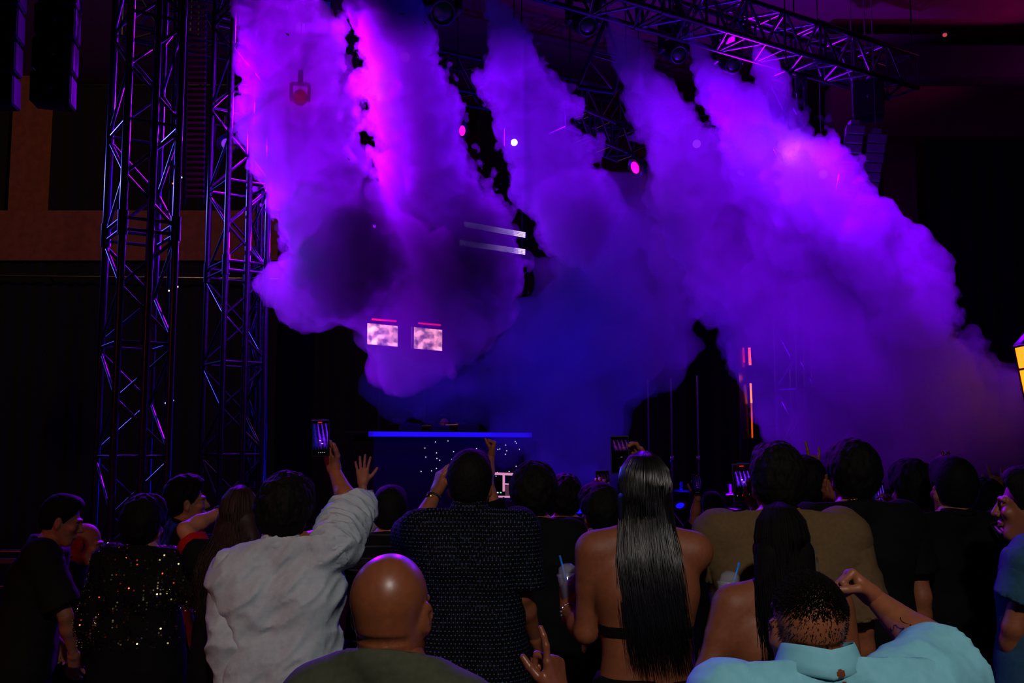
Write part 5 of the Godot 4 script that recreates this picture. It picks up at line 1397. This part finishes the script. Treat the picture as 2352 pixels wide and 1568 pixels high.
func details(who: Dictionary) -> void:
	var rng := RandomNumberGenerator.new()
	rng.seed = 77
	# sequins on the jacket
	var w := find_who(who, "sequinned")
	var s := shape_of(w[1], "top")
	var mm := MultiMesh.new()
	mm.transform_format = MultiMesh.TRANSFORM_3D
	var disc := CylinderMesh.new(); disc.top_radius = 0.0042; disc.bottom_radius = 0.0042; disc.height = 0.0012; disc.radial_segments = 8; disc.rings = 0
	mm.mesh = disc
	var T := []
	for i in s.V.size():
		var n: Vector3 = s.N[i]
		if n.z < 0.2 or s.V[i].y < w[1].pel.y + 0.1: continue
		if rng.randf() > 0.42: continue
		for k in rng.randi_range(1, 3):
			var nn := (n + Vector3(rng.randf_range(-0.5, 0.5), rng.randf_range(-0.5, 0.5), rng.randf_range(-0.3, 0.3))).normalized()
			T.append(Transform3D(looking(nn) * Basis(Vector3.RIGHT, PI / 2), s.V[i] + n * 0.004 + Vector3(0, -0.011 * k, 0)))
	mm.instance_count = T.size()
	for i in T.size(): mm.set_instance_transform(i, T[i])
	var mi := MultiMeshInstance3D.new()
	mi.name = "sequins"; mi.multimesh = mm; mi.material_override = mat(Color(0.9, 0.85, 0.62), 0.12, 1.0); mi.set_meta("kind", "stuff")
	w[0].add_child(mi)
	# tattoo on the raised forearm
	w = find_who(who, "tattooed")
	var n := FastNoiseLite.new(); n.seed = 4; n.frequency = 26.0; n.noise_type = FastNoiseLite.TYPE_SIMPLEX; n.fractal_octaves = 2
	var el: Vector3 = w[1].J.elR - w[1].base; var wr: Vector3 = w[1].J.wrR - w[1].base
	var ax := (wr - el)
	var tm := patch(shape_of(w[1], "body"), func(p: Vector3, rough: bool) -> bool:
		var t := (p - el).dot(ax) / ax.length_squared()
		if t < 0.1 or t > 0.62 or (p - el - ax * t).length() > 0.07: return false
		if rough: return true
		var side := (p - el - ax * t).dot(Vector3(-0.45, -0.75, 0.45).normalized())
		if side < 0.004: return false
		var v := n.get_noise_3dv(p)
		return v > 0.10 if t < 0.36 else absf(v - 0.02) < 0.075 and t > 0.40, 0.0008, 6)
	part(w[0], "tattoo", tm, M.ink)
	# stubble on the crown
	stubble(w)
	# stains on the light blue shirt: [across, above the neck's base, radius]
	var spots := [[0.012, 0.028, 0.011], [0.022, 0.006, 0.007], [0.030, -0.004, 0.008], [0.068, -0.030, 0.011]]
	for called in ["top", "collar"]:
		var sm := patch(shape_of(w[1], called), on_back(w[1], func(q: Vector2, rough: bool) -> bool:
			for e in spots:
				if q.distance_to(Vector2(e[0], e[1])) < e[2] * (2.5 if rough else 0.8): return true
			return false), 0.0012, 5)
		if sm.get_surface_count(): part(w[0], "stain", sm, M.rust_stain)
	# back print of the khaki tee: an arch of strokes over a column of signs, in metres from the neck's base
	w = find_who(who, "khaki tee with")
	var lines := []
	for k in 14:
		var a := PI * (0.05 + 0.9 * k / 14.0); var b := PI * (0.05 + 0.9 * (k + 1) / 14.0)
		for r in [[0.060, 0.056], [0.043, 0.036]]:
			lines.append([-r[0] * cos(a), r[1] * sin(a), -r[0] * cos(b), r[1] * sin(b)])
	for k in [[-20, 28, -4, -8], [-4, -8, 20, 31], [6, -15, 36, -5], [33, 16, 39, -44], [-13, -25, 0, -61], [0, -61, 23, -28], [23, -28, 30, -67], [-10, -80, 23, -74], [-3, -106, 6, -80], [6, -80, 26, -113], [59, -8, 62, -156], [3, -126, 33, -120], [13, -126, 20, -156]]:
		lines.append([k[0] * 0.001, k[1] * 0.001, k[2] * 0.001, k[3] * 0.001])
	var pm := patch(shape_of(w[1], "top"), on_back(w[1], func(q: Vector2, rough: bool) -> bool:
		q -= Vector2(0.045, -0.10)
		if rough: return absf(q.x) < 0.09 and q.y < 0.09 and q.y > -0.19
		for l in lines:
			var a := Vector2(l[0], l[1]); var b := Vector2(l[2], l[3])
			var t := clampf((q - a).dot(b - a) / (b - a).length_squared(), 0, 1)
			if q.distance_to(a + (b - a) * t) < 0.0032: return true
		return false), 0.001, 7)
	if pm.get_surface_count(): part(w[0], "back_print", pm, M.ink)
	# jewellery, watch, glasses
	w = find_who(who, "very long straight")
	ring(w[0], "bracelet", w[1].J.wrL.lerp(w[1].J.elL, 0.10), w[1].J.wrL - w[1].J.elL, 0.033, 0.007, M.silver, 14)
	w = find_who(who, "khaki tee with")
	ring(w[0], "bracelet", w[1].J.wrL.lerp(w[1].J.elL, 0.10), w[1].J.wrL - w[1].J.elL, 0.036, 0.007, M.silver, 14)
	w = find_who(who, "bare shoulders in front")
	ring(w[0], "bracelet", w[1].J.wrL.lerp(w[1].J.elL, 0.14), w[1].J.wrL - w[1].J.elL, 0.034, 0.005, M.gold, 10)
	w = find_who(who, "red sleeve")
	ring(w[0], "bracelet", w[1].J.wrL.lerp(w[1].J.elL, 0.10), w[1].J.wrL - w[1].J.elL, 0.031, 0.005, M.ink)
	ring(w[0], "bracelet", w[1].J.wrL.lerp(w[1].J.elL, 0.17), w[1].J.wrL - w[1].J.elL, 0.032, 0.004, M.ink)
	ring(w[0], "finger_ring", w[1].J.wrL + Vector3(0.06, 0.09, -0.02), Vector3(0.5, 0.8, -0.2), 0.0125, 0.005, M.gold, 6)
	w = find_who(who, "horned hand")
	ring(w[0], "bracelet", w[1].J.wrR.lerp(w[1].J.elR, 0.12), w[1].J.wrR - w[1].J.elR, 0.034, 0.006, M.silver, 14)
	for k in 3:
		ring(w[0], "finger_ring", w[1].J.wrL + Vector3(-0.02 + 0.018 * k, 0.10, 0.012), Vector3(1, 0.1, 0), 0.0135, 0.005, [M.gold, M.silver, M.gold][k], 6)
	w = find_who(who, "gold neck chain")
	ring(w[0], "neck_chain", w[1].nk + w[1].ub * 0.03 - w[1].fw * 0.005, (w[1].ub + w[1].fw * 0.45).normalized(), 0.074 * w[1].s, 0.0028, M.gold, 40)
	w = find_who(who, "pale dots")
	ring(w[0], "watch_strap", w[1].J.wrL.lerp(w[1].J.elL, 0.10), w[1].J.wrL - w[1].J.elL, 0.031, 0.006, M.ink)
	part(w[0], "watch_face", lathe([[0, 0.006], [0.014, 0.006], [0.017, 0.0], [0, 0]], 16), M.gold, Transform3D(looking(Vector3(-0.5, 0.2, 1)) * Basis(Vector3.RIGHT, -PI / 2), w[1].J.wrL.lerp(w[1].J.elL, 0.10) + Vector3(-0.016, 0.006, 0.031) - w[0].position))
	var H: Vector3 = w[2].H; var B: Basis = w[1].HB
	var gl := func(x, y, z) -> Vector3: return H + B * (Vector3(x, y, z) * w[1].hs) - w[0].position
	var st := SurfaceTool.new(); st.begin(Mesh.PRIMITIVE_TRIANGLES)
	for k in [-1, 1]:
		tube(st, [gl.call(k * 0.082, -0.018, 0.035), gl.call(k * 0.088, 0.004, 0.0), gl.call(k * 0.084, 0.006, -0.09), gl.call(k * 0.07, 0.006, -0.118)], [0.0022, 0.0028, 0.0025, 0.0025], 6)
		var rim := []; var rr := []
		for i in 17: rim.append(gl.call(k * 0.038 + cos(TAU * i / 16) * 0.027, -0.002 + sin(TAU * i / 16) * 0.022, -0.116)); rr.append(0.002)
		tube(st, rim, rr, 5)
	tube(st, [gl.call(-0.012, 0.002, -0.119), gl.call(0.012, 0.002, -0.119)], [0.002, 0.002], 5)
	st.generate_normals()
	part(w[0], "glasses", st.commit(), M.silver)
	# thin strap knot of the bare-backed person
	w = find_who(who, "very long straight")
	var kb2 := at(1497, 1424, 3.46)
	part(w[0], "strap_end", tube_mesh([kb2 - w[0].position, at(1490, 1450, 3.46) - w[0].position, at(1494, 1478, 3.46) - w[0].position, at(1504, 1484, 3.46) - w[0].position], [0.003, 0.003, 0.003, 0.002], 6), M.black_cloth)

# short hairs on the crown of a shaved head, thinning toward nape and temples
func stubble(w: Array) -> void:
	var s := shape_of(w[1], "body")
	var rng := RandomNumberGenerator.new()
	rng.seed = 9
	var H: Vector3 = w[2].H - w[1].base
	var inv: Basis = w[1].HB.inverse()
	var T := []
	for i in s.V.size():
		var q: Vector3 = inv * (s.V[i] - H) / w[1].hs
		if q.y < -0.02 or q.length() > 0.16: continue
		var up: float = clampf((q.y - 0.035 + 0.25 * maxf(0.0, -q.z - 0.02)) / 0.045, 0.0, 1.0)
		if q.z < -0.06 and q.y < 0.06: continue
		for k in 16:
			if rng.randf() > 0.03 + 0.97 * up: continue
			var n: Vector3 = (s.N[i] + Vector3(rng.randf_range(-0.6, 0.6), rng.randf_range(-0.6, 0.6), rng.randf_range(-0.6, 0.6))).normalized()
			var t := (n.cross(Vector3(0.3, 0.5, 0.8))).normalized()
			T.append(Transform3D(Basis(t, n, t.cross(n)), s.V[i] + Vector3(rng.randf_range(-0.003, 0.003), rng.randf_range(-0.003, 0.003), rng.randf_range(-0.003, 0.003)) + n * 0.001))
	var mm := MultiMesh.new()
	mm.transform_format = MultiMesh.TRANSFORM_3D
	var c := CylinderMesh.new(); c.top_radius = 0.0002; c.bottom_radius = 0.0011; c.height = 0.006; c.radial_segments = 3; c.rings = 0; c.cap_top = false; c.cap_bottom = false
	mm.mesh = c
	mm.instance_count = T.size()
	for i in T.size(): mm.set_instance_transform(i, T[i])
	var mi := MultiMeshInstance3D.new()
	mi.name = "hair"; mi.multimesh = mm; mi.material_override = M.hair; mi.set_meta("kind", "stuff")
	w[0].add_child(mi)

# a mask on the back of a figure, in metres across it and above the base of the neck
func on_back(r: Dictionary, test: Callable) -> Callable:
	var o: Vector3 = r.nk - r.base
	var rt: Vector3 = r.rt; var fw: Vector3 = r.fw
	return func(p: Vector3, rough: bool) -> bool:
		var d := p - o
		return d.dot(fw) < 0.0 and test.call(Vector2(d.dot(rt), d.y), rough)

# ---------------------------------------------------------------- phones, cups
func screen_picture(kind: int) -> ImageTexture:
	var img := Image.create(54, 112, false, Image.FORMAT_RGB8)
	img.fill(Color.BLACK)
	var n := FastNoiseLite.new(); n.frequency = 0.07; n.seed = 40 + kind; n.fractal_octaves = 3
	var y0: int = [8, 20, 10][kind]; var y1: int = [100, 74, 48][kind]
	for y in range(y0, y1): for x in range(2, 52):
		var v := float(y - y0) / (y1 - y0)
		var u := float(x) / 54.0
		var a := 0.0
		for k in 4:
			var c := 0.12 + 0.24 * k + (v * 0.22)
			a = maxf(a, 1.0 - absf(u - c) / (0.03 + v * 0.16))
		a = clampf(a * 1.3 + n.get_noise_2d(x, y) * 0.5, 0.0, 1.0) * (1.0 - 0.75 * smoothstep(0.55, 0.95, v))
		var c := Color(0.02, 0.0, 0.12).lerp(Color(0.45, 0.10, 1.0) if kind != 2 else Color(0.42, 0.10, 0.5), a)
		if kind == 0 and u < 0.28 + 0.1 * v: c = Color(0.03, 0.05, 0.35).lerp(c, 0.3)
		if v > 0.86 + 0.06 * sin(x * 0.7): c = Color.BLACK
		img.set_pixel(x, y, c)
	if kind < 2:
		img.fill_rect(Rect2i(20, 3, 14, 3), Color(0.9, 0.12, 0.02))
		img.fill_rect(Rect2i(24, int(y1 * 0.62), 5, 3), Color(0.95, 0.9, 1.0)); img.fill_rect(Rect2i(30, int(y1 * 0.72), 6, 2), Color(0.95, 0.85, 1.0))
	if kind == 1:
		img.fill_rect(Rect2i(25, 92, 5, 5), Color(0.9, 0.08, 0.03)); img.fill_rect(Rect2i(8, 94, 2, 2), Color(0.8, 0.8, 0.8)); img.fill_rect(Rect2i(43, 91, 5, 5), Color(0.25, 0.45, 0.6))
	elif kind == 0:
		for k in 4: img.fill_rect(Rect2i(20 + k * 6, 101, 2, 2), Color(0.9, 0.85, 0.95))
	else:
		img.fill_rect(Rect2i(24, 92, 8, 8), Color(0.2, 0.22, 0.2)); img.fill_rect(Rect2i(28, 62, 6, 2), Color(0.5, 0.55, 0.5))
	return ImageTexture.create_from_image(img)

func phone(label: String, p: Vector3, face: Vector3, roll: float, kind: int, e: float) -> void:
	var o := thing("phone", label, "phone", p)
	var B := looking(-face) * Basis(Vector3.BACK, roll)
	part(o, "case", bevel_box(Vector3(0.074, 0.152, 0.009), 0.0035), M.case, Transform3D(B, Vector3.ZERO))
	var q := QuadMesh.new(); q.size = Vector2(0.068, 0.144)
	var m := glow(Color.BLACK, e)
	m.albedo_color = Color(0.01, 0.01, 0.012); m.roughness = 0.15
	m.emission_texture = pictures[kind]
	part(o, "screen", q, m, Transform3D(B, B * Vector3(0, 0, 0.0051)))
	part(o, "side_button", bevel_box(Vector3(0.002, 0.02, 0.003), 0.0008), M.case, Transform3D(B, B * Vector3(0.0378, 0.025, 0)))

var pictures := []

func cup(label: String, p: Vector3, lean: float) -> void:
	var o := thing("drink_cup", label, "cup", p)
	var B := Basis(Vector3.BACK, lean)
	var clear := mat(Color(0.85, 0.88, 0.95, 0.10), 0.08)
	clear.transparency = BaseMaterial3D.TRANSPARENCY_ALPHA
	part(o, "cup_wall", lathe([[0, -0.06], [0.028, -0.06], [0.030, -0.058], [0.041, 0.048], [0.043, 0.052], [0.041, 0.054], [0.039, 0.05], [0.0275, -0.056], [0, -0.056]], 28), clear, Transform3D(B, Vector3.ZERO))
	part(o, "drink", lathe([[0, -0.055], [0.0268, -0.055], [0.034, 0.015], [0, 0.015]], 24), mat(Color(0.25, 0.2, 0.35), 0.1), Transform3D(B, Vector3.ZERO))
	part(o, "lid", lathe([[0.044, 0.050], [0.044, 0.058], [0.036, 0.062], [0.034, 0.082], [0.016, 0.096], [0.008, 0.096], [0.008, 0.094], [0.015, 0.094], [0.032, 0.080], [0.034, 0.060], [0.042, 0.056]], 28), clear, Transform3D(B, Vector3.ZERO))
	var tip := B * Vector3(0.012 if lean < 0 else -0.012, 0.055, 0)
	var d := Vector3(-0.25 if lean > 0 else 0.32, 0.95, 0).normalized()
	part(o, "straw", tube_mesh([tip - d * 0.1, tip, tip + d * 0.075], [0.0042, 0.0042, 0.0042], 10), mat(Color(0.04, 0.45, 0.85), 0.4), Transform3D())

func props(who: Dictionary) -> void:
	for k in 3: pictures.append(screen_picture(k))
	phone("phone held high above the pale shirt, showing the purple smoke", at(736, 1006, 4.14), Vector3(0.05, -0.12, 1), 0.02, 0, 0.95)
	phone("dark phone held beside the long straight hair", at(1424, 1044, 4.0), Vector3(-0.05, -0.05, 1), 0.02, 2, 0.55)
	phone("phone held by the khaki tee, showing violet jets", at(1704, 1108, 3.98), Vector3(0.12, -0.08, 1), 0.06, 1, 1.05)
	phone("phone glowing between the pale collar and the plain black tee", at(1900, 1110, 5.1), Vector3(0.5, -0.05, 1), 0.04, 0, 0.9)
	phone("small phone lifted by the person in the grey top", at(2018, 1140, 5.5), Vector3(0.25, -0.05, 1), 0.05, 0, 0.9)
	phone("tiny blue phone far ahead of the long straight hair", at(1600, 1112, 7.6), Vector3(0.1, -0.05, 1), 0.0, 0, 0.12)
	phone("unlit phone half hidden behind the long straight hair", at(1384, 1112, 5.4), Vector3(0.0, -0.05, 1), 0.03, 2, 0.12)
	phone("tilted phone in a beaded case between the black polo and the teal shirt", at(2311, 1232, 4.4), Vector3(-0.1, 0.5, 0.9), 0.3, 2, 1.0)
	cup("clear drink cup with a blue straw held by the bare-backed person", at(1307, 1352, 3.84), 0.08)
	cup("clear drink cup with a blue straw in front of the khaki tee's sleeve", at(1672, 1376, 3.42), -0.12)
	var s := thing("drinking_straw", "thin blue straw at the lips of the bald person by the charcoal tee", "straw", at(236, 1246, 5.8))
	part(s, "tube", tube_mesh([Vector3.ZERO, at(254, 1262, 5.85) - s.position, at(258, 1270, 5.87) - s.position], [0.0035, 0.0035, 0.0035], 8), mat(Color(0.1, 0.25, 0.8), 0.4))

# ---------------------------------------------------------------- smoke
# each jet: label, its axis as [px, py, depth, radius in px], seed, cell, [density of the outer and of the inner body]
func jets() -> Array:
	return [
		["tall dense purple smoke jet falling beside the truss towers", [
			[[650, -170, 9.7, 70], [664, 40, 9.35, 100], [680, 190, 9.1, 112], [706, 330, 8.95, 124], [750, 470, 8.8, 130], [800, 600, 8.7, 128]]], 11, 0.024, 3.3, 1.0, 1.0],
		["second dense purple smoke jet ending behind the pixel LED battens", [
			[[862, -110, 10.3, 24], [882, 20, 10.1, 72], [922, 160, 9.85, 100], [945, 290, 9.65, 108], [980, 420, 9.45, 116], [1035, 540, 9.25, 126], [1090, 600, 9.1, 116]]], 12, 0.024, 3.3, 1.0, 1.0],
		["broad dark purple smoke bank in front of the LED screens", [
			[[650, 655, 8.8, 50], [740, 640, 8.75, 100], [880, 620, 8.8, 150], [1060, 660, 8.9, 130], [950, 760, 8.8, 130]]], 17, 0.05, 1.9, 1.0, 0.7],
		["violet smoke jet falling in front of the white-hot lamp", [
			[[1118, -45, 10.9, 8], [1152, 60, 10.7, 46], [1188, 170, 10.45, 74], [1240, 300, 10.25, 84], [1285, 400, 10.05, 90], [1335, 500, 9.9, 92]]], 13, 0.028, 2.4, 1.0, 1.0],
		["three far smoke jets under the roof truss merging into one violet cloud", [
			[[1392, 12, 11.45, 5], [1436, 110, 11.3, 38], [1495, 230, 11.0, 66], [1556, 340, 10.8, 84], [1640, 470, 10.4, 120], [1700, 580, 10.1, 140]],
			[[1578, 64, 12.05, 4], [1618, 150, 11.9, 34], [1684, 260, 11.6, 60], [1752, 370, 11.2, 84], [1840, 500, 10.8, 120]],
			[[1733, 104, 12.6, 4], [1764, 165, 12.4, 36], [1800, 260, 12.15, 60], [1850, 360, 11.8, 76], [1930, 490, 11.4, 98], [2020, 610, 11.0, 100], [2090, 700, 10.6, 96]],
			[[2040, 500, 11.2, 22], [2100, 540, 11.0, 38], [2140, 600, 10.9, 42], [2160, 640, 10.8, 34]],
			[[1760, 640, 10.2, 170], [1950, 760, 10.2, 180], [2080, 860, 10.0, 165], [2260, 950, 9.8, 130]],
			[[1780, 800, 10.0, 120], [1900, 930, 9.9, 150], [2080, 1000, 9.8, 130]]], 16, 0.042, 1.4, 1.0, 1.0],
		["patchy blue smoke bank drifting over the middle of the stage", [
			[[1340, 520, 10.6, 120], [1400, 660, 10.4, 150], [1450, 820, 10.2, 120]],
			[[1330, 700, 10.5, 110], [1240, 900, 10.3, 120], [1330, 1010, 10.2, 130]],
			[[1520, 500, 10.7, 80], [1560, 650, 10.5, 90]],
			[[880, 890, 10.0, 60], [960, 895, 10.0, 75], [1080, 910, 10.1, 80], [1220, 930, 10.2, 90]]], 21, 0.07, 0.7, 1.6, 0.25],
	]

func smoke() -> void:
	var J := jets()
	var done := []
	done.resize(J.size())
	var id := WorkerThreadPool.add_group_task(func(i): done[i] = smoke_shape(J[i][1], J[i][3], J[i][2], J[i][5], J[i][6]), J.size(), -1, true)
	WorkerThreadPool.wait_for_group_task_completion(id)
	for k in J.size():
		var o := thing("smoke_plume", J[k][0], "smoke", Vector3.ZERO, "", "stuff")
		var fm := FogMaterial.new()
		fm.density = J[k][4]; fm.albedo = Color(0.97, 0.97, 0.97)
		part(o, "smoke_body", commit(done[k]), fm)

func smoke_shape(chains: Array, cell: float, seed_: int, rough: float, crisp: float) -> Dictionary:
	var A: Array[Vector3] = []
	var Z: Array[Vector3] = []
	var ra: Array[float] = []
	var rz: Array[float] = []
	var lo := Vector3(1e9, 1e9, 1e9)
	var hi := -lo
	for chain in chains:
		for i in chain.size():
			var c: Array = chain[i]
			var p := at(c[0], c[1], c[2])
			var r: float = c[3] * c[2] / F
			if i < chain.size() - 1: A.append(p); ra.append(r)
			if i > 0: Z.append(p); rz.append(r)
			var m := Vector3.ONE * (r + 0.2 + 0.15 * rough)
			lo = lo.min(p - m); hi = hi.max(p + m)
	var B := 6
	var nb := Vector3i(((hi - lo) / (cell * B)).ceil()) + Vector3i.ONE
	var f := Field.new(lo, lo + Vector3(nb * B) * cell - Vector3.ONE * cell * 0.01, cell)
	var n := f.n
	f.v.fill(2.0)
	var v := f.v
	f.v = PackedFloat32Array()
	var big := FastNoiseLite.new(); big.seed = seed_; big.noise_type = FastNoiseLite.TYPE_CELLULAR
	big.cellular_return_type = FastNoiseLite.RETURN_DISTANCE; big.frequency = 2.4; big.fractal_type = FastNoiseLite.FRACTAL_NONE
	var mid: FastNoiseLite = big.duplicate(); mid.frequency = 5.5; mid.seed = seed_ + 5
	var fine: FastNoiseLite = big.duplicate(); fine.frequency = 11.0; fine.seed = seed_ + 9
	var tiny: FastNoiseLite = big.duplicate(); tiny.frequency = 21.0; tiny.seed = seed_ + 13
	var curl := 0.05 if cell < 0.035 else 0.0
	var warp := FastNoiseLite.new(); warp.seed = seed_ + 3; warp.noise_type = FastNoiseLite.TYPE_SIMPLEX_SMOOTH; warp.frequency = 0.9; warp.fractal_octaves = 2
	var sy := n.x; var sz := n.x * n.y
	for bz in nb.z: for by in nb.y: for bx in nb.x:
		var c0 := lo + Vector3(bx + 0.5, by + 0.5, bz + 0.5) * cell * B
		var near := 1e9
		var ds := []
		for i in A.size():
			var ab := Z[i] - A[i]
			var t := clampf((c0 - A[i]).dot(ab) / ab.length_squared(), 0, 1)
			ds.append(c0.distance_to(A[i] + ab * t) - lerpf(ra[i], rz[i], t))
			near = minf(near, ds[-1])
		var reach := cell * B * 0.9
		if near > reach + 0.1 + 0.16 * rough: continue
		var inside := near < -0.42 * rough - reach
		var cand: Array[int] = []
		for i in ds.size():
			if ds[i] < near + 2.0 * reach + 0.3: cand.append(i)
		for z in range(bz * B, mini(bz * B + B, n.z - 1) + 1): for y in range(by * B, mini(by * B + B, n.y - 1) + 1):
			var o := z * sz + y * sy
			for x in range(bx * B, mini(bx * B + B, n.x - 1) + 1):
				if v[o + x] < 1.5: continue
				if inside: v[o + x] = -0.5; continue
				var p := lo + Vector3(x, y, z) * cell
				var d := 1e9
				var rr := 0.1
				for i in cand:
					var ab := Z[i] - A[i]
					var t := clampf((p - A[i]).dot(ab) / ab.length_squared(), 0, 1)
					var r := lerpf(ra[i], rz[i], t)
					var e := p.distance_to(A[i] + ab * t) - r
					if e < d: d = e; rr = r
				var k := clampf(rr / 0.33, 0.1, 1.0)
				v[o + x] = d + k * rough * (0.20 * warp.get_noise_3dv(p) + 0.22 * (big.get_noise_3dv(p) + 0.5) + crisp * (0.20 * (mid.get_noise_3dv(p) + 0.5) + 0.125 * (fine.get_noise_3dv(p) + 0.5) + curl * (tiny.get_noise_3dv(p) + 0.5)))
	f.v = v
	var s := shape()
	f.net(s, 6.0)
	return s
